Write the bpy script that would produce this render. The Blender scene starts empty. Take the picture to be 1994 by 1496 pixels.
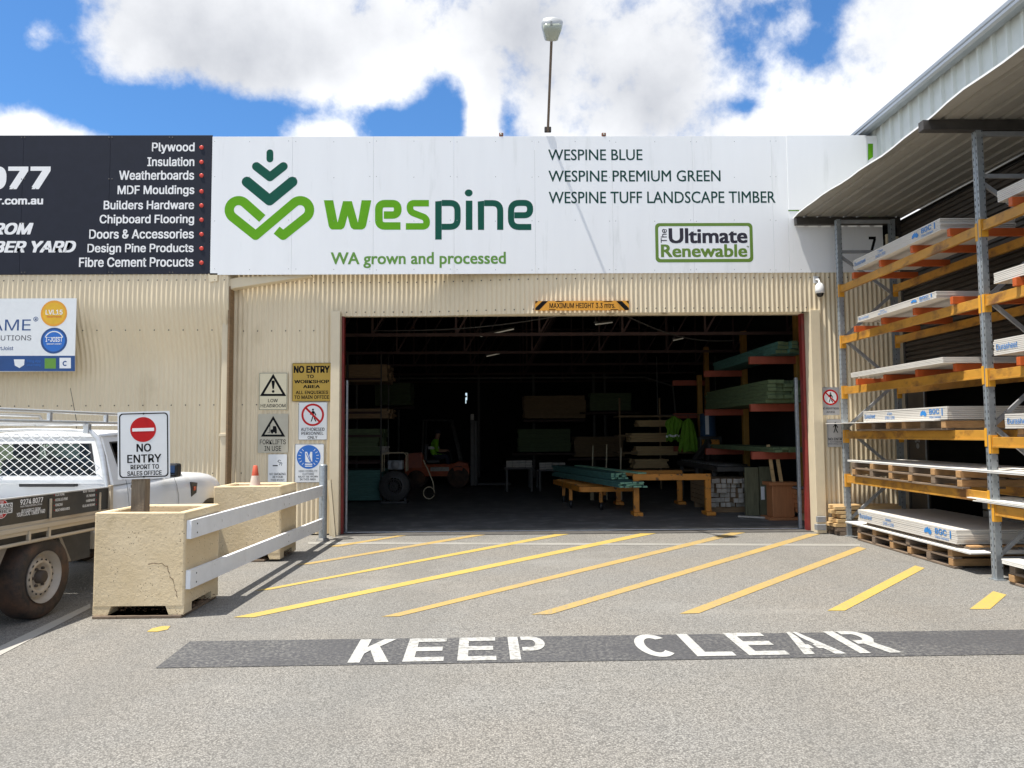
import bpy, bmesh, math, random
from mathutils import Vector, Matrix
rnd = random.Random(7)
PI = math.pi
sc = bpy.context.scene
COL = sc.collection

# ------------------------------------------------------------------ camera
F, CX, CY, H = 1500.0, 997.0, 748.0, 1.6
YAW, PIT, ROL = math.radians(.85), math.radians(3.7), math.radians(.4)
fw = Vector((math.sin(YAW)*math.cos(PIT), math.cos(YAW)*math.cos(PIT), math.sin(PIT)))
r0 = Vector((math.cos(YAW), -math.sin(YAW), 0)); u0 = r0.cross(fw)
cr = r0*math.cos(ROL) - u0*math.sin(ROL); cu = u0*math.cos(ROL) + r0*math.sin(ROL)
cam = bpy.data.cameras.new('camera'); co = bpy.data.objects.new('camera', cam); COL.objects.link(co)
co.matrix_world = Matrix(((cr.x, cu.x, -fw.x, 0), (cr.y, cu.y, -fw.y, 0), (cr.z, cu.z, -fw.z, H), (0, 0, 0, 1)))
cam.sensor_width = 36; cam.lens = 36*F/1994; cam.clip_start = .05; cam.clip_end = 2000
sc.camera = co

def ray(x, y): return cr*((x-CX)/F) - cu*((y-CY)/F) + fw
def onY(x, y, Y): d = ray(x, y); return Vector((0, 0, H)) + d*(Y/d.y)
def onX(x, y, X): d = ray(x, y); return Vector((0, 0, H)) + d*(X/d.x)
def onZ(x, y, Z=0): d = ray(x, y); return Vector((0, 0, H)) + d*((Z-H)/d.z)

# ------------------------------------------------------------------ light
sc.view_settings.view_transform = 'Standard'; sc.view_settings.look = 'None'
sc.view_settings.exposure = 0.57; sc.view_settings.gamma = 1
SUN = Vector((-.345, -.10, 1)).normalized()
sl = bpy.data.lights.new('sun', 'SUN'); sl.energy = 5.0; sl.angle = math.radians(.5); sl.color = (1, .95, .86)
so = bpy.data.objects.new('sun', sl); COL.objects.link(so); so.location = (0, 0, 30)
so.rotation_euler = SUN.to_track_quat('Z', 'Y').to_euler()

world = bpy.data.worlds.new('World'); sc.world = world; world.use_nodes = True
def build_world():
    nt = world.node_tree; N = nt.nodes; L = nt.links; N.clear()
    out = N.new('ShaderNodeOutputWorld'); bg = N.new('ShaderNodeBackground'); L.new(bg.outputs[0], out.inputs[0])
    sky = N.new('ShaderNodeTexSky'); sky.sky_type = 'NISHITA'; sky.sun_disc = False
    sky.sun_elevation = math.asin(SUN.z); sky.sun_rotation = math.atan2(SUN.x, SUN.y)
    sky.air_density = 1.0; sky.dust_density = .3; sky.ozone_density = 2.5
    tc = N.new('ShaderNodeTexCoord'); sep = N.new('ShaderNodeSeparateXYZ'); L.new(tc.outputs['Generated'], sep.inputs[0])
    def m(op, a, b=None, c=None, clamp=False):
        n = N.new('ShaderNodeMath'); n.operation = op; n.use_clamp = clamp
        for i, v in enumerate((a, b, c)):
            if v is None: continue
            if isinstance(v, (int, float)): n.inputs[i].default_value = v
            else: L.new(v, n.inputs[i])
        return n.outputs[0]
    az = m('ARCTAN2', sep.outputs[0], sep.outputs[1]); el = m('ARCSINE', sep.outputs[2])
    def noise(scale, det, rough, vec=None, dist=0):
        n = N.new('ShaderNodeTexNoise'); n.inputs['Scale'].default_value = scale; n.inputs['Detail'].default_value = det
        n.inputs['Roughness'].default_value = rough; n.inputs['Distortion'].default_value = dist
        L.new(vec or tc.outputs['Generated'], n.inputs['Vector']); return n.outputs['Fac']
    # clouds that stand in the sky, given by direction (azimuth, elevation, spread)
    def blob(px, py, rx, ry, w):
        d = ray(px, py).normalized(); a0 = math.atan2(d.x, d.y); e0 = math.asin(d.z)
        x = m('MULTIPLY', m('SUBTRACT', az, a0), F/rx*.93); y = m('MULTIPLY', m('SUBTRACT', el, e0), F/ry*.8)
        s = m('ADD', m('MULTIPLY', x, x), m('MULTIPLY', y, y))
        return m('MULTIPLY', m('EXPONENT', m('MULTIPLY', s, -1)), w)
    def total(lst):
        t = None
        for b in lst:
            o = blob(*b); t = o if t is None else m('ADD', t, o)
        return t
    cover = total([
        (5, 70, 45, 120, -1.3), (80, 8, 110, 34, -1.5), (85, 150, 60, 60, -1.4), (225, 215, 120, 42, -1.6), (400, 240, 170, 44, -1.7), (700, 246, 130, 26, -1.3),
        (560, 226, 120, 26, -1.0), (875, 165, 50, 30, -1.0), (870, 225, 70, 40, -1.1), (985, 215, 34, 60, -1.2), (760, 235, 60, 22, -.6),
        (60, 130, 40, 26, -.6), (1440, 75, 60, 42, -1.2), (1610, 55, 34, 52, -1.0), (1530, 8, 90, 20, -.6), (1450, 208, 26, 12, -1.0), (1560, 95, 40, 40, -.55),
        (62, 68, 32, 46, 1.5), (235, 80, 60, 50, .8), (940, 225, 24, 46, 1.9), (85, 245, 105, 62, 1.7), (625, 250, 85, 26, 2.7), (940, 230, 26, 48, 1.0),
        (480, 70, 320, 90, .95), (760, 120, 160, 90, .6), (1190, 150, 200, 150, .8), (1800, 150, 230, 160, .9), (1520, 235, 130, 40, .5)])
    warp = noise(5, 3, .55); big = noise(7, 11, .6, dist=.25); fine = noise(24, 8, .62)
    dens = m('ADD', m('ADD', m('MULTIPLY', m('SUBTRACT', big, .5), 1.9), m('MULTIPLY', m('SUBTRACT', fine, .5), 1.25)), .22)
    dens = m('ADD', dens, m('MULTIPLY', cover, .62))
    mr = N.new('ShaderNodeMapRange'); mr.interpolation_type = 'SMOOTHSTEP'; L.new(dens, mr.inputs[0])
    mr.inputs[1].default_value = -.22; mr.inputs[2].default_value = .55
    alpha = mr.outputs[0]
    grey = total([(430, 110, 170, 75, .75), (620, 60, 110, 70, .5), (1010, 40, 110, 60, .7), (1270, 190, 110, 70, .6), (1000, 200, 60, 30, .1), (1650, 60, 60, 60, .15), (760, 60, 70, 50, .3)])
    g = m('ADD', m('MULTIPLY', grey, .85), m('MULTIPLY', m('SUBTRACT', warp, .44), 1.5))
    g = m('ADD', g, m('MULTIPLY', m('SUBTRACT', fine, .5), -.5), None, False)
    g = m('MULTIPLY', m('MAXIMUM', g, 0), 1.0, None, True)
    cm = N.new('ShaderNodeMix'); cm.data_type = 'RGBA'; L.new(g, cm.inputs['Factor'])
    cm.inputs['A'].default_value = (8.6, 8.7, 8.9, 1); cm.inputs['B'].default_value = (4.3, 4.5, 4.95, 1)
    sm = N.new('ShaderNodeMix'); sm.data_type = 'RGBA'; sm.blend_type = 'MULTIPLY'; sm.inputs['Factor'].default_value = 1
    L.new(sky.outputs[0], sm.inputs['A']); sm.inputs['B'].default_value = (.62, 1.02, 1.36, 1)
    mx = N.new('ShaderNodeMix'); mx.data_type = 'RGBA'; L.new(alpha, mx.inputs['Factor'])
    L.new(sm.outputs['Result'], mx.inputs['A']); L.new(cm.outputs['Result'], mx.inputs['B'])
    L.new(mx.outputs['Result'], bg.inputs['Color']); bg.inputs['Strength'].default_value = .09
build_world()

# ------------------------------------------------------------------ materials
def newmat(name):
    m = bpy.data.materials.new(name); m.use_nodes = True; nt = m.node_tree
    return m, nt, nt.nodes['Principled BSDF']
def mixc(nt, fac, a, b, blend='MIX'):
    n = nt.nodes.new('ShaderNodeMix'); n.data_type = 'RGBA'; n.blend_type = blend
    for k, v in (('Factor', fac), ('A', a), ('B', b)):
        if hasattr(v, 'is_linked'): nt.links.new(v, n.inputs[k])
        elif k == 'Factor': n.inputs[k].default_value = v
        else: n.inputs[k].default_value = (*v[:3], 1)
    return n.outputs['Result']
def tex(nt, scale, det=4, rough=.55, stretch=(1, 1, 1), kind='Noise', coord='Object'):
    tc = nt.nodes.new('ShaderNodeTexCoord'); mp = nt.nodes.new('ShaderNodeMapping'); mp.inputs['Scale'].default_value = stretch
    nt.links.new(tc.outputs[coord], mp.inputs[0])
    if kind == 'Noise':
        n = nt.nodes.new('ShaderNodeTexNoise'); n.inputs['Detail'].default_value = det; n.inputs['Roughness'].default_value = rough
    else: n = nt.nodes.new('ShaderNodeTexVoronoi')
    n.inputs['Scale'].default_value = scale; nt.links.new(mp.outputs[0], n.inputs['Vector'])
    return n.outputs['Fac'] if kind == 'Noise' else n
def ramp(nt, fac, lo, hi, clo=0., chi=1.):
    n = nt.nodes.new('ShaderNodeMapRange'); n.inputs[1].default_value = lo; n.inputs[2].default_value = hi
    n.inputs[3].default_value = clo; n.inputs[4].default_value = chi; nt.links.new(fac, n.inputs[0]); return n.outputs[0]
def bump(nt, b, h, strength, dist=.01):
    n = nt.nodes.new('ShaderNodeBump'); n.inputs['Strength'].default_value = strength; n.inputs['Distance'].default_value = dist
    nt.links.new(h, n.inputs['Height']); nt.links.new(n.outputs[0], b.inputs['Normal'])
def mat(name, c, rough=.6, metal=0, var=.12, scale=6, stretch=(1, 1, 1), dirt=None, dscale=2.5, dlo=.55, dhi=.75, bmp=0, bscale=60, spec=.5, rvar=0):
    m, nt, b = newmat(name)
    f = tex(nt, scale, 5, .6, stretch)
    col = mixc(nt, ramp(nt, f, .3, .7), tuple(x*(1-var) for x in c), tuple(min(1, x*(1+var)) for x in c))
    if dirt: col = mixc(nt, ramp(nt, tex(nt, dscale, 7, .65, stretch), dlo, dhi), col, dirt)
    nt.links.new(col, b.inputs['Base Color'])
    b.inputs['Roughness'].default_value = rough; b.inputs['Metallic'].default_value = metal; b.inputs['Specular IOR Level'].default_value = spec
    if bmp: bump(nt, b, tex(nt, bscale, 3), bmp)
    return m
M = {}
M['cream'] = mat('cream_steel', (.72, .61, .425), .45, var=.04, scale=1.6, stretch=(1, 1, .4), dirt=(.5, .40, .25), dscale=1.3, dlo=.58, dhi=.85)
M['cream_flat'] = mat('cream_flashing', (.68, .585, .415), .45, var=.04, dirt=(.38, .3, .19), dlo=.66, dhi=.85)
M['white_panel'] = mat('white_panel', (.835, .85, .865), .35, var=.02, scale=1.2, stretch=(2.5, 1, .3), dirt=(.66, .68, .68), dscale=2, dlo=.58, dhi=.85, bmp=.02, bscale=2)
M['white'] = mat('white_paint', (.80, .81, .81), .4, var=.03)
M['sign_white'] = mat('sign_white', (.74, .76, .77), .35, var=.03, scale=9)
M['sign_cream'] = mat('sign_cream', (.70, .63, .44), .4, var=.04, dirt=(.55, .45, .28), dlo=.6, dhi=.9)
M['sign_grey'] = mat('sign_grey', (.46, .43, .34), .4, var=.06)
M['sign_gold'] = mat('sign_gold', (.47, .30, .035), .4, var=.06, dirt=(.33, .2, .03), dlo=.6, dhi=.9)
M['sign_silver'] = mat('sign_silver', (.42, .42, .43), .35, metal=.2, var=.05)
M['navy'] = mat('navy_panel', (.012, .014, .025), .5, var=.12, spec=.3, bmp=.02, bscale=2)
M['ink'] = mat('black_ink', (.008, .008, .009), .7, var=.05, spec=.1)
M['ink_soft'] = mat('faded_ink', (.03, .03, .034), .7, var=.2, spec=.1)
M['letter_white'] = mat('white_vinyl', (.84, .84, .84), .4, var=.02)
M['green_dark'] = mat('pine_green_vinyl', (.006, .085, .058), .6, var=.05, spec=.15)
M['green_deep'] = mat('deep_green_vinyl', (.006, .05, .042), .6, var=.05, spec=.15)
M['green_lime'] = mat('lime_green_vinyl', (.12, .36, .012), .6, var=.05, spec=.15)
M['green_text'] = mat('leaf_green_vinyl', (.11, .27, .03), .4, var=.05)
M['olive'] = mat('olive_vinyl', (.12, .22, .02), .4, var=.05)
M['slate'] = mat('slate_vinyl', (.035, .033, .048), .6, var=.05, spec=.15)
M['red_sign'] = mat('red_sign', (.50, .006, .008), .5, spec=.3, var=.05)
M['blue_sign'] = mat('blue_sign', (.02, .14, .5), .4, var=.05)
M['blue_dark'] = mat('deep_blue', (.012, .06, .21), .4, var=.08)
M['blue_print'] = mat('blue_print', (.03, .21, .55), .6, var=.1)
M['gold'] = mat('gold_badge', (.72, .42, .02), .4, var=.1)
M['yellow_sign'] = mat('amber_sign', (.72, .32, .02), .4, var=.05)
M['orange_red'] = mat('red_dot', (.6, .05, .03), .4)
M['jamb_red'] = mat('red_oxide_steel', (.20, .022, .018), .5, var=.2, dirt=(.1, .03, .02))
M['galv'] = mat('galvanised_steel', (.34, .37, .39), .42, metal=.55, var=.16, scale=22, dirt=(.5, .52, .53), dscale=9, dlo=.55, dhi=.8)
M['galv_dull'] = mat('weathered_galvanised', (.30, .31, .32), .55, metal=.25, var=.12, scale=10)
M['steel_dark'] = mat('dark_steel', (.06, .055, .05), .55, metal=.3, var=.25)
M['slot'] = mat('slot_shadow', (.02, .02, .022), .8)
M['beam'] = mat('orange_beam_paint', (.50, .245, .035), .45, var=.2, scale=4, stretch=(1, .6, 1), dirt=(.20, .09, .03), dscale=5, dlo=.5, dhi=.66)
M['beam_end'] = mat('orange_connector_paint', (.68, .33, .03), .45, var=.08, dirt=(.3, .14, .03), dlo=.62, dhi=.8)
M['crossbar'] = mat('red_orange_paint', (.50, .10, .02), .5, var=.12, dirt=(.22, .06, .02), dlo=.6, dhi=.8)
M['board'] = mat('fibre_cement', (.60, .57, .52), .75, var=.05, scale=3, dirt=(.5, .46, .4), dlo=.58, dhi=.9, bmp=.1)
M['board_edge'] = mat('fibre_cement_edge', (.80, .78, .73), .75, var=.05, scale=14, stretch=(.4, .4, 6))
M['pallet'] = mat('weathered_pallet_wood', (.20, .145, .10), .8, var=.3, scale=7, stretch=(.5, .5, 5), dirt=(.09, .07, .055), dlo=.5, dhi=.75, bmp=.3)
M['bearer'] = mat('fresh_bearer_wood', (.40, .23, .10), .75, var=.2, scale=9, stretch=(1, 1, 4), bmp=.2)
M['pine'] = mat('sawn_pine', (.56, .38, .18), .7, var=.22, scale=8, stretch=(.4, 3, 5), dirt=(.32, .19, .08), dscale=4, dlo=.5, dhi=.7, bmp=.15)
M['grey_wood'] = mat('grey_post_wood', (.21, .17, .12), .85, var=.3, scale=10, stretch=(5, 5, .4), bmp=.4)
M['concrete_tub'] = None
M['white_rail'] = mat('chipped_white_paint', (.80, .82, .85), .55, var=.05, dirt=(.25, .24, .23), dscale=9, dlo=.64, dhi=.74)
M['white_rail_end'] = mat('rail_end_paint', (.8, .82, .84), .5, var=.05)
M['soil'] = mat('dry_soil', (.16, .10, .06), .95, var=.4, scale=20, bmp=.6)
M['cone_red'] = mat('faded_cone_red', (.55, .09, .04), .6, var=.12)
M['cone_white'] = mat('faded_cone_white', (.7, .6, .5), .6, var=.15)
M['shade_rib'] = mat('canopy_steel', (.30, .285, .25), .5, var=.06, dirt=(.2, .18, .15), dlo=.55, dhi=.85)
M['roof_white'] = mat('pale_cladding', (.62, .66, .64), .45, var=.05)
M['gutter'] = mat('gutter_steel', (.33, .36, .39), .35, metal=.4, var=.12, scale=5, stretch=(1, .2, 4))
M['shutter'] = mat('dark_roller_shutter', (.075, .062, .05), .5, var=.2, scale=4, metal=.2)
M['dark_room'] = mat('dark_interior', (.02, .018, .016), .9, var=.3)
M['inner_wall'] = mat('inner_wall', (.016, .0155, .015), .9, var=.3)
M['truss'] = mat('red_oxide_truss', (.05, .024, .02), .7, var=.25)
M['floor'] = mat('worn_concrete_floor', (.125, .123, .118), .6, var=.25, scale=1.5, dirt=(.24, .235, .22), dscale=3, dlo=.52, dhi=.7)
M['ute_white'] = mat('white_car_paint', (.72, .73, .74), .2, var=.02, scale=2, dirt=(.58, .54, .47), dscale=2, dlo=.6, dhi=.85)
M['alloy'] = mat('bare_aluminium', (.62, .63, .64), .35, metal=.65, var=.1, scale=8, stretch=(1, .3, 3))
M['alloy_paint'] = mat('white_coated_aluminium', (.70, .71, .71), .35, var=.03)
M['tray_cream'] = mat('dusty_aluminium', (.50, .43, .33), .5, metal=.2, var=.1, stretch=(1, .3, 4), dirt=(.32, .23, .14), dlo=.55, dhi=.8)
M['banner'] = mat('black_banner', (.028, .027, .026), .4, var=.25, dirt=(.075, .06, .045), dscale=1.8, dlo=.45, dhi=.75)
M['drain'] = mat('dark_threshold_concrete', (.075, .07, .065), .8, var=.25)
M['tyre'] = mat('dusty_tyre', (.035, .028, .024), .85, var=.3, dirt=(.13, .065, .035), dscale=3, dlo=.42, dhi=.68, bmp=.2)
M['rim'] = mat('dusty_white_rim', (.40, .36, .31), .45, metal=.2, var=.12, dirt=(.3, .2, .12), dscale=5, dlo=.55, dhi=.8)
M['hub'] = mat('rusty_hub', (.06, .045, .035), .7, var=.3)
M['plastic'] = mat('black_plastic', (.02, .02, .022), .45, var=.1)
M['seat'] = mat('grey_seat', (.035, .042, .05), .8, var=.2)
M['mudflap'] = mat('rusty_mudflap', (.25, .12, .05), .7, var=.2, dirt=(.15, .08, .04))
M['guard'] = mat('dull_guard', (.19, .17, .15), .55, metal=.3, var=.15, dirt=(.2, .13, .08))
M['amber'] = mat('amber_lens', (.5, .06, .02), .2)
M['mirror_glass'] = mat('mirror_glass', (.12, .15, .2), .06, metal=1, var=.02)
M['lamp_body'] = mat('lamp_housing', (.48, .49, .49), .4, metal=.3, var=.08)
M['lens'] = mat('frosted_lens', (.36, .39, .33), .15, var=.1)
M['pole'] = mat('brown_pole', (.16, .125, .10), .5, metal=.3, var=.2)
M['rust_box'] = mat('rusty_box', (.19, .06, .03), .7, var=.3)
M['cctv'] = mat('camera_white', (.72, .72, .71), .3, var=.03)
M['dome'] = mat('dark_dome', (.01, .01, .012), .06, var=.02)
M['fork_orange'] = mat('forklift_orange', (.40, .085, .03), .45, var=.15)
M['hivis'] = mat('hi_vis_fabric', (.20, .50, .015), .8, var=.12)
M['hivis_dull'] = mat('hi_vis_vest', (.11, .25, .01), .8, var=.15)
M['reflective'] = mat('reflective_tape', (.65, .65, .65), .4)
M['skin'] = mat('skin', (.35, .19, .12), .6, var=.05)
M['navy_cloth'] = mat('navy_cloth', (.02, .025, .045), .9)
M['hair'] = mat('dark_hair', (.02, .014, .01), .8)
M['green_timber'] = mat('treated_green_timber', (.10, .14, .065), .75, var=.25, scale=6, stretch=(1, 1, 6), dirt=(.08, .10, .05), dlo=.5, dhi=.75)
M['teal_timber'] = mat('treated_teal_timber', (.07, .18, .155), .75, var=.25, scale=6, stretch=(1, 1, 6), dirt=(.05, .15, .13), dlo=.5, dhi=.75)
M['teal_end'] = mat('teal_timber_ends', (.26, .50, .33), .8, var=.15)
M['brown_timber'] = mat('brown_timber', (.23, .15, .08), .8, var=.2, scale=6, stretch=(1, 1, 6))
M['pale_end'] = mat('pale_timber_ends', (.40, .37, .32), .8, var=.2, scale=15)
M['trolley'] = mat('trolley_orange', (.58, .225, .025), .5, var=.15, dirt=(.06, .03, .015), dscale=7, dlo=.58, dhi=.64)
M['rack_yellow'] = mat('rack_yellow', (.34, .17, .03), .55, var=.15)
M['arm_red'] = mat('cantilever_red', (.36, .075, .04), .55, var=.15)
M['stand_wood'] = mat('red_brown_timber', (.40, .16, .06), .6, var=.12, stretch=(4, 4, .5))
M['moss_wood'] = mat('mossy_timber_slab', (.12, .115, .065), .85, var=.25, scale=7, stretch=(4, 1, .5))
M['blue_bin'] = mat('blue_drum', (.03, .07, .14), .5)
M['drum'] = mat('grey_drum', (.055, .055, .055), .5, var=.2)
M['hose'] = mat('cream_hose', (.45, .38, .25), .6)
def glass(name, tint, refl=.1):
    m, nt, b = newmat(name); nt.nodes.remove(b); o = nt.nodes['Material Output']
    t = nt.nodes.new('ShaderNodeBsdfTransparent'); t.inputs[0].default_value = (*tint, 1)
    g = nt.nodes.new('ShaderNodeBsdfGlossy'); g.inputs['Roughness'].default_value = .02
    fr = nt.nodes.new('ShaderNodeFresnel'); fr.inputs[0].default_value = 1.5; mx = nt.nodes.new('ShaderNodeMixShader')
    nt.links.new(fr.outputs[0], mx.inputs[0]); nt.links.new(t.outputs[0], mx.inputs[1]); nt.links.new(g.outputs[0], mx.inputs[2])
    nt.links.new(mx.outputs[0], o.inputs[0]); return m
M['glass'] = glass('tinted_glass', (.55, .66, .58))
def mk_tub():
    m, nt, b = newmat('painted_concrete')
    c = mixc(nt, ramp(nt, tex(nt, 3, 6), .35, .7), (.66, .525, .325), (.745, .61, .405))
    v = tex(nt, 34, kind='V'); pit = ramp(nt, v.outputs['Distance'], .09, .2)
    keep = ramp(nt, tex(nt, 6, 3), .49, .58)
    mask = nt.nodes.new('ShaderNodeMath'); mask.operation = 'MAXIMUM'; nt.links.new(pit, mask.inputs[0]); nt.links.new(ramp(nt, keep, 0, 1, 1, 0), mask.inputs[1])
    c = mixc(nt, mask.outputs[0], (.15, .11, .06), c)
    g = ramp(nt, tex(nt, 2.2, 8, .7), .6, .74); c = mixc(nt, g, c, (.36, .27, .14))
    nt.links.new(c, b.inputs['Base Color']); b.inputs['Roughness'].default_value = .8
    h = nt.nodes.new('ShaderNodeMath'); h.operation = 'ADD'; nt.links.new(mask.outputs[0], h.inputs[0]); nt.links.new(tex(nt, 30, 6, .7), h.inputs[1])
    bump(nt, b, h.outputs[0], .55, .012); return m
M['concrete_tub'] = mk_tub()
def mk_asphalt(name, lo, mid, hi, wear=0):
    m, nt, b = newmat(name)
    v = tex(nt, 98, kind='V'); sepc = nt.nodes.new('ShaderNodeSeparateColor'); nt.links.new(v.outputs['Color'], sepc.inputs[0])
    st = mixc(nt, ramp(nt, sepc.outputs[0], 0, 1), lo, hi)
    n2 = ramp(nt, tex(nt, 38, 6, .8), .35, .65)
    c = mixc(nt, n2, st, mid)
    gap = ramp(nt, v.outputs['Distance'], .35, .75, 0, .6); c = mixc(nt, gap, c, tuple(x*.45 for x in lo))
    big = ramp(nt, tex(nt, .45, 6, .6), .35, .7)
    c = mixc(nt, ramp(nt, big, 0, 1, 0, .5), c, mixc(nt, 1.0, c, (1.10, 1.0, .88), 'MULTIPLY'))
    stain = ramp(nt, tex(nt, 1.3, 8, .68), .58, .76, 0, .6); c = mixc(nt, stain, c, tuple(x*.55 for x in mid))
    lane = ramp(nt, tex(nt, .9, 5, .6, (1, .07, 1)), .5, .72, 0, .5); c = mixc(nt, lane, c, tuple(x*.62 for x in mid))
    scuff = ramp(nt, tex(nt, 3.5, 9, .75, (.35, 1, 1)), .64, .72, 0, .6); c = mixc(nt, scuff, c, tuple(x*.4 for x in mid))
    pale = ramp(nt, tex(nt, .8, 6, .6, (.5, 1, 1)), .55, .75, 0, .35); c = mixc(nt, pale, c, tuple(x*1.45 for x in mid))
    nt.links.new(c, b.inputs['Base Color']); b.inputs['Roughness'].default_value = .85; b.inputs['Specular IOR Level'].default_value = .3
    hh = nt.nodes.new('ShaderNodeMath'); hh.operation = 'ADD'; nt.links.new(v.outputs['Distance'], hh.inputs[0]); nt.links.new(tex(nt, 40, 4, .7), hh.inputs[1])
    bump(nt, b, hh.outputs[0], .6, .008); return m
M['asphalt'] = mk_asphalt('weathered_asphalt', (.13, .127, .121), (.235, .228, .212), (.405, .395, .37))
def mk_paint(name, c, wear, under, scale=26, lo=.5, hi=.62):
    # thin paint whose own wear lets the stones below show
    m, nt, b = newmat(name)
    w = ramp(nt, tex(nt, scale, 8, .75), lo, hi, 0, wear)
    big = ramp(nt, tex(nt, 1.1, 4), .4, .62, .35, 1)
    mm = nt.nodes.new('ShaderNodeMath'); mm.operation = 'MULTIPLY'; nt.links.new(w, mm.inputs[0]); nt.links.new(big, mm.inputs[1])
    col = mixc(nt, ramp(nt, tex(nt, 3, 4), .3, .7), tuple(x*.9 for x in c), c)
    nt.links.new(mixc(nt, mm.outputs[0], col, under), b.inputs['Base Color']); b.inputs['Roughness'].default_value = .75
    bump(nt, b, tex(nt, 60, 4, .7), .5, .006); return m
M['line_yellow'] = mk_paint('bright_yellow_line', (.49, .35, .08), .75, (.26, .23, .17))
M['line_worn'] = mk_paint('worn_yellow_line', (.44, .30, .09), .85, (.24, .21, .16), lo=.44, hi=.6)
M['line_white'] = mk_paint('white_line_paint', (.47, .47, .45), 1, (.2, .195, .18), lo=.44, hi=.62)
M['line_faint'] = mk_paint('faint_white_line', (.34, .33, .30), 1, (.235, .225, .205), lo=.34, hi=.56)
M['line_grey'] = mk_paint('grey_bay_line', (.42, .40, .36), .4, (.2, .19, .18))
M['band_black'] = mk_paint('black_band_paint', (.058, .058, .063), 1, (.2, .195, .18), scale=34, lo=.46, hi=.66)

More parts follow.
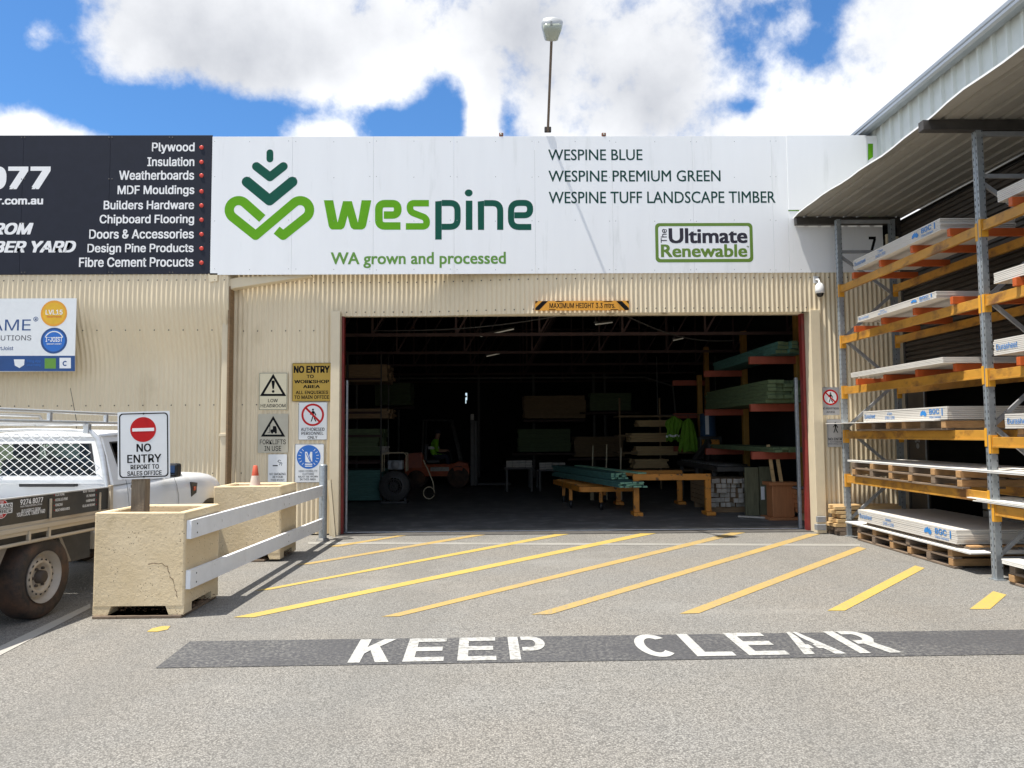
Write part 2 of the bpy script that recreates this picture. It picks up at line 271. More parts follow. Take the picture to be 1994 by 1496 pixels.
# ------------------------------------------------------------------ mesh helpers
class MB:
    def __init__(s): s.v = []; s.f = []; s.sm = []
    def add(s, vs, fs, smooth=False):
        o = len(s.v); s.v += [Vector(v) for v in vs]; s.f += [tuple(i+o for i in f) for f in fs]; s.sm += [smooth]*len(fs); return s
    def box(s, c, d, rot=None):
        x, y, z = (q/2 for q in d); P = [Vector((a*x, b*y, e*z)) for a in (-1, 1) for b in (-1, 1) for e in (-1, 1)]
        if rot is not None: P = [rot @ p for p in P]
        return s.add([p+Vector(c) for p in P], [(0, 1, 3, 2), (4, 6, 7, 5), (0, 4, 5, 1), (2, 3, 7, 6), (0, 2, 6, 4), (1, 5, 7, 3)])
    def bb(s, x0, x1, y0, y1, z0, z1): return s.box(((x0+x1)/2, (y0+y1)/2, (z0+z1)/2), (abs(x1-x0), abs(y1-y0), abs(z1-z0)))
    def cbb(s, x0, x1, y0, y1, z0, z1, b=.01):
        # box with chamfered edges
        c = ((x0+x1)/2, (y0+y1)/2, (z0+z1)/2); h = ((x1-x0)/2, (y1-y0)/2, (z1-z0)/2); b = min(b, *(q*.45 for q in h))
        bm = bmesh.new(); bmesh.ops.create_cube(bm, size=1, matrix=Matrix.Translation(c) @ Matrix.Diagonal((2*h[0], 2*h[1], 2*h[2], 1)))
        bmesh.ops.bevel(bm, geom=bm.edges[:], offset=b, segments=2, affect='EDGES', profile=.5); return s.bm(bm)
    def bm(s, bm, smooth=False):
        bm.verts.index_update(); s.add([v.co.copy() for v in bm.verts], [[v.index for v in f.verts] for f in bm.faces], smooth); bm.free(); return s
    def bar(s, a, b, w, h, up=(0, 0, 1)):
        a, b = Vector(a), Vector(b); d = (b-a); l = d.length; d.normalize(); u = Vector(up)
        if abs(d.dot(u)) > .98: u = Vector((0, 1, 0))
        x = d.cross(u).normalized(); u = x.cross(d); rot = Matrix((x, d, u)).transposed()
        return s.box((a+b)/2, (w, l, h), rot)
    def tube(s, pts, r, n=10, caps=True, smooth=True):
        pts = [Vector(p) for p in pts]; rs = r if isinstance(r, (list, tuple)) else [r]*len(pts); vs = []; fs = []; ref = None
        for i, p in enumerate(pts):
            d = (pts[min(i+1, len(pts)-1)] - pts[max(i-1, 0)]).normalized()
            if ref is None: ref = d.orthogonal().normalized()
            ref = (ref - d*ref.dot(d)).normalized(); q = d.cross(ref)
            vs += [p + (ref*math.cos(2*PI*k/n) + q*math.sin(2*PI*k/n))*rs[i] for k in range(n)]
        for i in range(len(pts)-1):
            for k in range(n): a = i*n+k; b = i*n+(k+1) % n; fs.append((a, b, b+n, a+n))
        s.add(vs, fs, smooth)
        if caps: s.add(vs[:n], [tuple(range(n))[::-1]]); s.add(vs[-n:], [tuple(range(n))])
        return s
    def lathe(s, prof, c, axis='z', n=32, smooth=True, arc=2*PI):
        vs = []; fs = []; m = len(prof); full = abs(arc-2*PI) < 1e-6; k = n if full else n+1
        for i in range(k):
            t = arc*i/n; ct, st = math.cos(t), math.sin(t)
            for r, h in prof:
                p = {'z': (r*ct, r*st, h), 'x': (h, r*ct, r*st), 'y': (r*ct, h, r*st)}[axis]; vs.append(Vector(p)+Vector(c))
        for i in range(n):
            for j in range(m-1):
                a = i*m+j; b = ((i+1) % k)*m+j; fs.append((a, b, b+1, a+1))
        return s.add(vs, fs, smooth)
    def loft(s, rings, cap=True, smooth=False, closed=True):
        n = len(rings[0]); vs = [v for r in rings for v in r]; fs = []
        for i in range(len(rings)-1):
            for k in range(n if closed else n-1): a = i*n+k; b = i*n+(k+1) % n; fs.append((a, b, b+n, a+n))
        s.add(vs, fs, smooth)
        if cap: s.add(rings[0], [tuple(range(n))[::-1]]); s.add(rings[-1], [tuple(range(n))])
        return s
    def prism(s, poly, axis, a, b):
        def P(u, v, t): return {'x': (t, u, v), 'y': (u, t, v), 'z': (u, v, t)}[axis]
        n = len(poly); r1 = [P(u, v, a) for u, v in poly]; r2 = [P(u, v, b) for u, v in poly]; return s.loft([r1, r2])
    def flat(s, poly, y, flip=False): return s.add([(x, y, z) for x, z in poly], [tuple(range(len(poly)))])
    def build(s, name, m, parent=None, loc=None):
        me = bpy.data.meshes.new(name); me.from_pydata([tuple(v) for v in s.v], [], s.f)
        me.polygons.foreach_set('use_smooth', s.sm); me.validate()
        bm = bmesh.new(); bm.from_mesh(me); bmesh.ops.recalc_face_normals(bm, faces=bm.faces); bm.to_mesh(me); bm.free()
        me.materials.append(M[m] if isinstance(m, str) else m); me.update()
        o = bpy.data.objects.new(name, me); COL.objects.link(o)
        if parent: o.parent = parent
        if loc: o.location = loc
        return o
def tag(o, label, cat, group=None):
    o['label'] = label; o['category'] = cat
    if group: o['group'] = group
    return o
def thing(name, label, cat, loc=(0, 0, 0), rz=0, group=None):
    o = bpy.data.objects.new(name, None); COL.objects.link(o); o.location = loc; o.rotation_euler = (0, 0, rz); o.empty_display_size = .1
    return tag(o, label, cat, group)
def struct(o): o['kind'] = 'structure'; return o
def ss(a, b, x): t = min(1, max(0, (x-a)/(b-a))); return t*t*(3-2*t)

def arc(cx, cy, r, a0, a1, n=14): return [(cx+r*math.cos(math.radians(a0+(a1-a0)*i/n)), cy+r*math.sin(math.radians(a0+(a1-a0)*i/n))) for i in range(n+1)]
def rrect(x0, x1, z0, z1, r, n=6):
    return arc(x1-r, z1-r, r, 90, 0, n) + arc(x1-r, z0+r, r, 0, -90, n) + arc(x0+r, z0+r, r, -90, -180, n) + arc(x0+r, z1-r, r, 180, 90, n)
def disc(cx, cz, r, n=28): return [(cx+r*math.cos(2*PI*i/n), cz+r*math.sin(2*PI*i/n)) for i in range(n)]
def rounded(pts, r, n=6):
    out = [pts[0]]
    for i in range(1, len(pts)-1):
        p0, p, p1 = (Vector(q) for q in (pts[i-1], pts[i], pts[i+1])); a = (p0-p).normalized(); b = (p1-p).normalized(); rr = min(r, (p0-p).length*.49, (p1-p).length*.49)
        s, e = p+a*rr, p+b*rr
        for k in range(n+1): t = k/n; q = s*(1-t)**2 + p*2*t*(1-t) + e*t*t; out.append((q.x, q.y))
    return out + [pts[-1]]
def outline(pts, w, caps=False, rj=False):
    # a stroke's outline polygon: mitred inside, rounded outside when rj, round caps when caps
    P = [Vector(p) for p in pts]; h = w/2; L = []; Rr = []
    for i, p in enumerate(P):
        if i == 0 or i == len(P)-1:
            d = (P[1]-P[0] if i == 0 else P[-1]-P[-2]).normalized(); n = Vector((-d.y, d.x)); L.append([p+n*h]); Rr.append([p-n*h])
        else:
            d0 = (p-P[i-1]).normalized(); d1 = (P[i+1]-p).normalized(); n0 = Vector((-d0.y, d0.x)); n1 = Vector((-d1.y, d1.x)); b = (n0+n1).normalized(); k = h/max(.35, b.dot(n0))
            cross = d0.x*d1.y-d0.y*d1.x
            def fan(sg):
                a0 = math.atan2(n0.y*sg, n0.x*sg); a1 = math.atan2(n1.y*sg, n1.x*sg)
                while a1-a0 > PI: a1 -= 2*PI
                while a1-a0 < -PI: a1 += 2*PI
                return [p+Vector((math.cos(a0+(a1-a0)*j/6), math.sin(a0+(a1-a0)*j/6)))*h for j in range(7)]
            if rj and abs(cross) > .3: L.append(fan(1) if cross < 0 else [p+b*k]); Rr.append(fan(-1) if cross > 0 else [p-b*k])
            else: L.append([p+b*k]); Rr.append([p-b*k])
    l = [q for g in L for q in g]; r = [q for g in Rr for q in g]
    def cap(p, q0, c):
        a0 = math.atan2(q0.y-c.y, q0.x-c.x); return [c+Vector((math.cos(a0-PI*j/8), math.sin(a0-PI*j/8)))*h for j in range(1, 8)]
    out = l + (cap(P[-1], l[-1], P[-1]) if caps else []) + r[::-1] + (cap(P[0], r[0], P[0]) if caps else [])
    return [(q.x, q.y) for q in out]

FONT = None
try: FONT = bpy.data.fonts.load(bpy.utils.system_resource('DATAFILES', path='fonts') + '/Inter.woff2')   # ships with Blender
except Exception: pass
def text(s, parent, x0, x1, z0, z1, y, m, off=.012, shear=0, name='lettering', vert=False, stretch=1, anchor='l', space=1, human=False):
    """s as flat lettering filling the box x0..x1, z0..z1 of the parent's x-z plane at depth y (x0 None: natural width from x1)."""
    cu_ = bpy.data.curves.new('t', 'FONT'); cu_.body = s; cu_.size = 1; cu_.shear = shear; cu_.space_character = space; cu_.resolution_u = 3
    if FONT and not human: cu_.font = FONT
    if '\n' in s: cu_.align_x = 'CENTER'
    ob = bpy.data.objects.new('t', cu_); COL.objects.link(ob); dg = bpy.context.evaluated_depsgraph_get()
    me = bpy.data.meshes.new_from_object(ob.evaluated_get(dg)); bpy.data.objects.remove(ob); bpy.data.curves.remove(cu_)
    k_ = [(0, 0)] if off < .006 else [(-off, -off*.6), (off, off*.6), (-off, off*.6), (off, -off*.6), (0, 0)]
    V0 = [(v.co.x, v.co.y) for v in me.vertices]; F0 = [tuple(p.vertices) for p in me.polygons]; nv = len(V0); bpy.data.meshes.remove(me)
    y *= .3; P = [(x+dx, y_+dz, i) for i, (dx, dz) in enumerate(k_) for x, y_ in V0]; P = [(-p[1], p[0], p[2]) if vert else p for p in P]
    ax, bx = min(p[0] for p in P), max(p[0] for p in P); az, bz = min(p[1] for p in P), max(p[1] for p in P); kz = (z1-z0)/(bz-az)
    if x0 is None: x0 = x1-(bx-ax)*kz*stretch
    if x1 is None: x1 = x0+(bx-ax)*kz*stretch
    kx = (x1-x0)/(bx-ax)
    me = bpy.data.meshes.new(name); me.from_pydata([(x0+(p[0]-ax)*kx, y-.00008*p[2], z0+(p[1]-az)*kz) for p in P], [], [tuple(j+i*nv for j in f) for i in range(len(k_)) for f in F0])
    me.materials.clear(); me.materials.append(M[m] if isinstance(m, str) else m); me.name = name
    o = bpy.data.objects.new(name, me); COL.objects.link(o); o.parent = parent; return o
def shape(parent, name, m, polys, y):
    b = MB()
    for p in polys: b.flat(p, y*.3)
    return b.build(name, m, parent)
def ringshape(parent, name, m, outer, inner, y):
    n = len(outer); y *= .3; b = MB(); b.add([(x, y, z) for x, z in outer+inner], [(i, (i+1) % n, n+(i+1) % n, n+i) for i in range(n)]); return b.build(name, m, parent)

# ------------------------------------------------------------------ facade geometry
YF = 12.25                      # face of the fascia boards
def recess(x, z):
    """how far the corrugated wall lies behind the fascia: the old sheets bow between their girts"""
    d = 4.22-z
    if x < -4.35: return -.006 + .26*ss(.42, 1.5, d+.06*math.sin(x*1.3))
    t = (1-ss(-1.5, 2.0, x))**2
    return .26*t + (-.006+.03*ss(1.8, 3.6, d))*(1-t)
def wallY(x, z): return YF+.012+recess(x, z)
PITCH = .076

# ------------------------------------------------------------------ ground, floor, markings
g = MB(); g.add([(-250, -250, 0), (250, -250, 0), (250, 250, 0), (-250, 250, 0)], [(0, 1, 2, 3)]); struct(g.build('ground', 'asphalt'))
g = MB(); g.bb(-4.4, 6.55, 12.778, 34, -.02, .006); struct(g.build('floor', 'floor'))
def mark(name, m, pts, z=.004):
    b = MB(); b.add([(p[0], p[1], z) for p in pts], [tuple(range(len(pts)))]); return struct(b.build(name, m))
for pts, m in [([(636, 1065), (660, 1065), (806, 1041), (790, 1041)], 'line_worn'), ([(573, 1101), (606, 1099), (982, 1036), (955, 1036)], 'line_worn'),
               ([(496, 1151), (526, 1149), (1144, 1034), (1116, 1034)], 'line_yellow'), ([(454, 1203), (494, 1203), (1300, 1034.5), (1270, 1034.5)], 'line_yellow'),
               ([(742, 1202), (778, 1201), (1462, 1035), (1434, 1035)], 'line_worn'), ([(1034, 1198), (1073, 1197), (1599, 1040), (1574, 1040)], 'line_worn'),
               ([(1323, 1196), (1361, 1195), (1687, 1069), (1671, 1065)], 'line_worn'), ([(1611, 1190), (1645, 1190), (1801, 1107), (1782, 1102)], 'line_yellow'),
               ([(1888, 1187), (1928, 1187), (1960, 1159), (1934, 1152)], 'line_yellow')]:
    mark('painted_line', m, [onZ(*p) for p in pts])
mark('faint_line', 'line_faint', [onZ(600, 1060), onZ(1675, 1064), onZ(1675, 1060), onZ(600, 1056)], .0035)
mark('parking_line', 'line_grey', [onZ(-60, 1288), onZ(-20, 1288), onZ(176, 1185), onZ(176, 1176)], .004)
mark('paint_patch', 'line_yellow', [onZ(*p) for p in [(286, 1231), (297, 1224), (318, 1220), (332, 1220), (326, 1227), (306, 1231)]], .004)
b0 = onZ(303, 1302); b1 = onZ(1994, 1275); b2 = onZ(1994, 1228); b3 = onZ(370, 1250); ext = (b1-b0).normalized()*4
mark('dark_band', 'band_black', [b0, b1+ext, b2+ext, b3], .004)
def stencil():
    o = onZ(676, 1293); e = onZ(1748, 1273); ux = (e-o).normalized(); uy = Vector((-ux.y, ux.x, 0)); LH = onZ(735, 1247).y-o.y
    def lx(px, py): return (onZ(px, py)-o).dot(ux)
    def put(ch, x0, x1, polys):
        b = MB()
        for p in polys: b.add([(o+ux*(x0+(x1-x0)*u)+uy*LH*v)+Vector((0, 0, .008)) for u, v in p], [tuple(range(len(p)))])
        struct(b.build('painted_letter', 'line_white'))
    Eg = [[(0, 0), (1, 0), (1, .17), (.27, .17), (.27, .42), (.93, .42), (.93, .6), (.27, .6), (.27, .83), (1, .83), (1, 1), (0, 1)]]
    put('K', 0, lx(755, 1292), [[(0, 0), (.3, 0), (.3, .36), (.42, .5), (.68, 0), (1.02, 0), (.62, .66), (1.0, 1), (.66, 1), (.3, .64), (.3, 1), (0, 1)]])
    put('E', lx(783, 1291), lx(863, 1291), Eg); put('E', lx(890, 1290), lx(967, 1290), Eg)
    pb = [(.36, .84), (.62, .84)] + [(.62+.12*math.cos(t), .68+.16*math.sin(t)) for t in [PI/2-PI*k/8 for k in range(1, 8)]] + [(.62, .52), (.36, .52), (.36, .36), (.62, .36)] + [(.62+.38*math.cos(t), .68+.32*math.sin(t)) for t in [-PI/2+PI*k/12 for k in range(1, 12)]] + [(.62, 1), (.36, 1)]
    put('P', lx(994, 1289), lx(1071, 1289), [[(0, 0), (.28, 0), (.28, 1), (0, 1)], pb])
    c = [(.5+.5*math.cos(math.radians(a)), .5+.5*math.sin(math.radians(a))) for a in range(38, 323, 12)] + [(.5+.24*math.cos(math.radians(a)), .5+.32*math.sin(math.radians(a))) for a in range(316, 40, -12)]
    put('C', lx(1256, 1284), lx(1334, 1284), [c])
    put('L', lx(1360, 1282), lx(1437, 1281), [[(0, 0), (1, 0), (1, .17), (.3, .17), (.3, 1), (0, 1)]])
    put('E', lx(1460, 1279), lx(1542, 1279), Eg)
    put('A', lx(1567, 1277), lx(1650, 1276), [[(0, 0), (.26, 0), (.33, .24), (.45, .24), (.45, .42), (.38, .42), (.47, .74), (.47, 1), (.37, 1)], [(.53, 1), (.53, .74), (.62, .42), (.55, .42), (.55, .24), (.67, .24), (.74, 0), (1, 0), (.63, 1)]])
    rb = [(.35, .84), (.58, .84)] + [(.58+.12*math.cos(t), .7+.14*math.sin(t)) for t in [PI/2-PI*k/8 for k in range(1, 8)]] + [(.58, .56), (.35, .56), (.35, .4), (.5, .4), (.72, 0), (1.04, 0), (.8, .44)] + [(.6+.38*math.cos(t), .72+.28*math.sin(t)) for t in [-PI/3+PI*k*.83/12 for k in range(1, 12)]] + [(.6, 1), (.35, 1)]
    put('R', lx(1676, 1275), lx(1756, 1273), [[(0, 0), (.27, 0), (.27, 1), (0, 1)], rb])
stencil()

# ------------------------------------------------------------------ warehouse
wh = thing('warehouse', 'cream corrugated steel warehouse with a wide open doorway', 'warehouse', (0, 12.46, 0))
def wl(b): b.v = [v-Vector((0, 12.46, 0)) for v in b.v]; return b
def corrugated(x0, x1, z0, z1, nz, top=None):
    b = MB(); n = int(round((x1-x0)/PITCH*8)); vs = []; fs = []
    for i in range(n+1):
        x = x0+(x1-x0)*i/n; c = .0085*(1-math.cos(2*PI*x/PITCH))+.004*((x/(PITCH*10)+.37) % 1)
        for j in range(nz+1):
            z = z0+(z1-z0)*j/nz; vs.append((x, wallY(x, z)+c, z))
    for i in range(n):
        for j in range(nz): a = i*(nz+1)+j; fs.append((a, a+nz+1, a+nz+2, a+1))
    return b.add(vs, fs, True)
DX0, DX1, DZ = -2.585, 4.985, 3.54
wl(corrugated(-10.5, -4.36, .02, 4.32, 40)).build('wall', 'cream', wh)
wl(corrugated(-4.36, DX0-.06, .02, 4.32, 26)).build('wall', 'cream', wh)
wl(corrugated(DX0-.06, DX1+.06, DZ-.005, 4.32, 8)).build('wall', 'cream', wh)
wl(corrugated(DX1+.06, 6.42, .02, 4.32, 26)).build('wall', 'cream', wh)
# inner shell
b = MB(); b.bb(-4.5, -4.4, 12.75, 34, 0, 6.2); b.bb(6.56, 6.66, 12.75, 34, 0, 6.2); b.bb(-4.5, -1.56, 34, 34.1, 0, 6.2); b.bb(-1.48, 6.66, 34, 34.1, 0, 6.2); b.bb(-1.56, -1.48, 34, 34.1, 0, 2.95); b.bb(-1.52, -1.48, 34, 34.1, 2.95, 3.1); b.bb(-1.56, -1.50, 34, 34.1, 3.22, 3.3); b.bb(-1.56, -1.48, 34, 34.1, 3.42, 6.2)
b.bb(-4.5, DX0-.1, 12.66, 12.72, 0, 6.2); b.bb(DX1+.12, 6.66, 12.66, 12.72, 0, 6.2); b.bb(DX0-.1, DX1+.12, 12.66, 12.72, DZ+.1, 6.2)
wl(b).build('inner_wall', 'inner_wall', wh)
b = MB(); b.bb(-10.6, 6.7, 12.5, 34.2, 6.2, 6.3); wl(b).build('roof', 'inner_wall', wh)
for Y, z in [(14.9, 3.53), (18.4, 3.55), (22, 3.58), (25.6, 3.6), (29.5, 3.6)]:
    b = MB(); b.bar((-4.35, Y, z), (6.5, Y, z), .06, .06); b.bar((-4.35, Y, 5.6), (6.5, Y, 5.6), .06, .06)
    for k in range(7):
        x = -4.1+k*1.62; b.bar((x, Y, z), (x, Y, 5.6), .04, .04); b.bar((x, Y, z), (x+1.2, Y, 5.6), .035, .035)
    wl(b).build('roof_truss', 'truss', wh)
b = MB(); b.bar((-4.3, 13.6, 3.8), (6.4, 30, 3.9), .05, .05)
# door surround
for nm, m, segs in [('door_jamb', 'jamb_red', [(DX0, DX0+.032, 12.54, 12.66, 0, DZ)]), ('door_jamb', 'jamb_red', [(DX1-.048, DX1, 12.47, 12.60, 0, DZ)]),
                    ('door_trim', 'cream_flat', [(DX0-.15, DX0-.004, 12.40, 12.655, 0, DZ+.06)]), ('door_trim', 'cream_flat', [(DX1+.004, DX1+.16, 12.225, 12.655, 0, DZ+.02)]),
                    ('door_head', 'cream_flat', [(DX0, DX1, 12.56, 12.655, DZ-.004, DZ+.05)]),
                    ('door_track', 'galv', [(DX0+.04, DX0+.07, 12.70, 12.76, 0, 2.5)]), ('door_track', 'galv', [(DX1-.10, DX1-.052, 12.68, 12.74, 0, 2.5)])]:
    b = MB()
    for s in segs: b.cbb(*s, .006)
    wl(b).build(nm, m, wh)
b = MB(); b.cbb(DX0-.05, DX1+.02, 12.735, 12.775, -.01, .016, .003); wl(b).build('threshold', 'white', wh)
b = MB(); b.cbb(DX0-.08, DX1+.04, 12.36, 12.733, -.01, .012, .003); wl(b).build('drain_channel', 'drain', wh)
# bargeboard of the porch roof end, rain head and downpipe at the step between the two walls
P = [onY(*p, 12.38) for p in [(432, 549), (470, 541), (607, 536.5), (607, 538.5), (460, 562), (437, 569)]]
b = MB(); b.prism([(p.x, p.z) for p in P], 'y', 12.32, 12.5); wl(b).build('bargeboard', 'cream_flat', wh)
P = [onY(*p, 12.4) for p in [(412, 536), (430, 536), (430, 551), (414, 553)]]
b = MB(); b.prism([(p.x, p.z) for p in P], 'y', 12.25, 12.5); wl(b).build('rain_head', 'cream_flat', wh)
b = MB(); b.cbb(-4.47, -4.365, 12.36, 12.46, .02, onY(450, 566, 12.4).z, .012); dp = wl(b).build('downpipe', 'cream_flat', wh)
b = MB(); z = onY(450, 847, 12.4).z; b.cbb(-4.485, -4.35, 12.345, 12.462, z-.02, z+.02, .004); wl(b).build('bracket', 'cream_flat', dp)
b = MB(); b.bb(-4.36, -4.33, 12.3, 12.5, .02, onY(450, 560, 12.4).z); wl(b).build('corner_flashing', 'brown_timber', wh)
b = MB()
for zz, xs in [(4.09, (-9, 6.2)), (3.30, (-9, -2.8)), (2.1, (-9, -2.8)), (3.6, (-2.5, 5.0)), (1.0, (-9, -2.8))]:
    x = xs[0]
    while x < xs[1]:
        x0 = round(x/PITCH)*PITCH; y = wallY(x0, zz)-.002; b.lathe([(.0, -.006), (.009, -.004), (.011, 0)], (x0, y, zz), 'y', 8); x += .152 if zz > 3.5 else .23
wl(b).build('screw_heads', 'steel_dark', wh)
b = MB()
for (a, q, sag) in [((-2.4, 14.4, 3.55), (1.7, 13.2, 3.75), .12), ((2.2, 13.4, 3.66), (4.6, 15, 3.4), .16)]:
    a, q = Vector(a), Vector(q); b.tube([a.lerp(q, k/12)-Vector((0, 0, sag*math.sin(PI*k/12))) for k in range(13)], .012, 6)
wl(b).build('hanging_cable', 'steel_dark', wh)

# ------------------------------------------------------------------ wall mounted signs
def plate(name, label, cat, px0, py0, px1, py1, Y, m, th=.006, rad=.012, group=None):
    a, c = onY(px0, (py0+py1)/2, Y), onY(px1, (py0+py1)/2, Y); t, bt = onY((px0+px1)/2, py0, Y), onY((px0+px1)/2, py1, Y)
    cx, cz = (a.x+c.x)/2, (t.z+bt.z)/2; w, h = (c.x-a.x)/2, (t.z-bt.z)/2
    root = thing(name, label, cat, (cx, Y, cz), 0, group)
    if m:
        bb = MB(); p = rrect(-w, w, -h, h, rad, 3); bb.prism(p, 'y', 0, th); bb.build('panel', m, root)
    def L(px, py): q = onY(px, py, Y); return (q.x-cx, q.z-cz)
    def T(s, x0, y0, x1, y1, mm='ink', d=.003, **k):
        xa = None if x0 is None else L(x0, (y0+y1)/2)[0]; xb = None if x1 is None else L(x1, (y0+y1)/2)[0]; mid = ((x0 or x1)+(x1 or x0))/2
        return text(s, root, xa, xb, L(mid, y1)[1], L(mid, y0)[1], -d, mm, **k)
    return root, L, T, w, h

# black fascia board
r, L, T, w, h = plate('fascia_sign', 'black timber yard fascia sign with white product list and red dots', 'sign', -560, 264, 409.3, 535.5, YF, None)
x0, z0 = L(-560, 535); x1, z1 = L(409.3, 536)
b = MB(); xs = [x0, L(-420, 400)[0], L(-190, 400)[0], L(42, 400)[0], L(212, 400)[0], x1]
for i in range(5): b.cbb(xs[i]+.0015, xs[i+1]-.0015, 0, .012, -h, h, .002)
b.build('panel', 'navy', r)
rows = [('Plywood', 296, 379, 278, 299.5), ('Insulation', 287, 378.5, 306, 324), ('Weatherboards', 232, 378, 332.5, 350.5), ('MDF Mouldings', 229, 378.5, 361, 383), ('Builders Hardware', 202, 378, 390.5, 408),
        ('Chipboard Flooring', 194, 378, 418, 439.5), ('Doors & Accessories', 174, 377.5, 446.5, 465), ('Design Pine Products', 170.5, 377, 474.5, 496), ('Fibre Cement Procucts', 154, 377, 501, 520)]
for s, a, c, y0, y1 in rows: T(s, a, y0, c, y1, 'letter_white', off=.018)
b = MB()
for cy in (287.5, 316, 342, 373, 400.5, 428.5, 456.5, 484, 512): x, z = L(392.5, cy); b = MB(); b.lathe([(.034, 0), (.033, -.008), (.024, -.011), (0, -.012)], (x, 0, z), 'y', 16); b.build('red_dot', 'orange_red', r)
T('9274 8077', None, 324, 98, 369, 'letter_white', off=.04, stretch=1.18); T('www.midlandtimber.com.au', None, 383, 84, 398.5, 'letter_white', off=.03, stretch=1.12)
T('BUY DIRECT FROM', None, 434, 65, 457, 'letter_white', off=.035, shear=.25, stretch=1.12); T('YOUR LOCAL TIMBER YARD', None, 469, 148, 492, 'letter_white', off=.035, shear=.25, stretch=1.12)
b = MB()
for px in (-100, 42, 212, 330):
    for py in (268, 349, 436, 531): x, z = L(px, py); b.lathe([(.011, 0), (.009, -.003), (0, -.004)], (x, 0, z), 'y', 8); b.lathe([(.011, 0), (.009, -.003), (0, -.004)], (x+.05, 0, z), 'y', 8)
b.build('rivets', 'steel_dark', r)

# white fascia board
r, L, T, w, h = plate('fascia_sign', 'long white fascia sign with a green tree emblem over the doorway', 'sign', 410.3, 265.5, 1717, 533, YF, None)
xs = [L(p, 400)[0] for p in (410.3, 568.5, 727, 884, 1042, 1193, 1350, 1505, 1534, 1717)]
for i in range(9):
    b = MB(); b.cbb(xs[i]+.001, xs[i+1]-.001, 0, .012, -h, h, .0015); b.build('panel', 'white_panel', r)
ov = MB(); a = L(1533, 340)[0]; c = L(1689, 340)[0]; ov.cbb(a, c, -.012, -.001, L(1610, 409)[1], h+.005, .0015); ov.build('overlay_panel', 'white_panel', r)
b = MB()
for px in (418, 486, 562, 576, 650, 720, 733, 806, 877, 890, 965, 1036, 1049, 1120, 1187, 1199, 1275, 1345, 1356, 1430, 1500, 1511, 1560, 1640):
    for py in (276, 345, 430, 525):
        if px > 1525 and py < 420: continue
        x, z = L(px, py+(rnd.random()-.5)*3); b.lathe([(.007, 0), (.006, -.001), (0, -.0015)], (x, 0, z), 'y', 8)
b.build('rivets', 'galv_dull', r)
def lp(pts, ox=400, oy=240, k=4.674): return [L(ox+x/k, oy+y/k) for x, y in pts]
PXM = L(1000, 400)[0]-L(999, 400)[0]; kw = PXM/4.674
em = []
em.append(shape(r, 'emblem_bud', 'green_dark', [outline(lp([(587, 269), (587, 327)]), 62*kw, True)], -.003))
em.append(shape(r, 'emblem_chevron', 'green_dark', [outline(lp([(464, 394), (587, 490), (709, 394)]), 80*kw, True, True)], -.003))
em.append(shape(r, 'emblem_chevron', 'green_dark', [outline(lp([(378, 534), (584, 703), (790, 534)]), 95*kw, True, True)], -.003))
pl = [(518, 868)] + arc(302, 790, 85, -51, -231, 16) + [(457, 1022)] + arc(863, 790, 85, -129, 51, 16) + [(708, 1022), (648, 974)]
shape(r, 'emblem_heart', 'green_lime', [outline(lp(pl), 84*kw, False, True)], -.003)
# the word in its own rounded letters (zoom origin 700,340 scale 4.985)
def lq(pts): return lp(pts, 700, 340, 4.985)
kq = PXM/4.985
def st(pts, w_, rr=0): return outline(lq(rounded(pts, rr) if rr else pts), w_*kq)
wz = [(-330, 247), (-275, 247), (-236, 430), (-190, 255), (-128, 255), (-88, 430), (-45, 247), (10, 247), (-55, 497), (-75, 532), (-100, 536), (-132, 530), (-159, 345), (-195, 530), (-225, 536), (-255, 532), (-270, 497)]
wpx = [(1078, 702), (1163, 702), (1203, 905), (1253, 710), (1333, 710), (1388, 905), (1422, 702), (1510, 702), (1462, 935), (1450, 955), (1428, 968), (1350, 968), (1328, 955), (1318, 935), (1294, 842), (1270, 935), (1258, 955), (1238, 968), (1150, 968), (1132, 955), (1122, 935)]
shape(r, 'lettering', 'green_lime', [lp(wpx)], -.003)
e1 = [(236, 394), (372, 394), (372, 283), (188, 283), (188, 500), (398, 500)]
s1 = [(674, 282), (495, 282), (495, 352), (640, 430), (645, 500), (450, 500)]
shape(r, 'lettering', 'green_lime', [st([(236, 394), (372, 394), (372, 283), (188, 283), (188, 500), (398, 500)], 74, 60)], -.003)
shape(r, 'lettering', 'green_lime', [st([(674, 279), (490, 279), (490, 362), (652, 424), (652, 504), (450, 504)], 64, 40)], -.003)
shape(r, 'lettering', 'green_dark', [lq([(735, 262), (798, 255), (798, 632), (735, 632)]), st([(799, 277), (952, 277), (952, 508), (799, 508)], 60, 90)], -.003)
shape(r, 'lettering', 'green_dark', [lq([(1032, 254), (1096, 254), (1096, 538), (1032, 538)]), lq([(1060+38*math.cos(a*.3), 179+34*math.sin(a*.3)) for a in range(21)])], -.003)
shape(r, 'lettering', 'green_dark', [lq([(1148, 262), (1210, 255), (1210, 538), (1150, 538)]), st([(1211, 278), (1366, 278), (1366, 538)], 60, 80)], -.003)
shape(r, 'lettering', 'green_dark', [st([(1503, 396), (1656, 396), (1656, 276), (1471, 276), (1471, 510), (1668, 510)], 60, 80)], -.003)
T('WA grown and processed', 644, 491, 985, 522, 'green_text', off=.022, human=True)
T('WESPINE BLUE', 1067.5, 291, 1251, 312.5, 'green_deep', off=.009, human=True); T('WESPINE PREMIUM GREEN', 1068, 332, 1403, 354, 'green_deep', off=.009, human=True); T('WESPINE TUFF LANDSCAPE TIMBER', 1068.5, 373, 1510, 396, 'green_deep', off=.009, human=True)
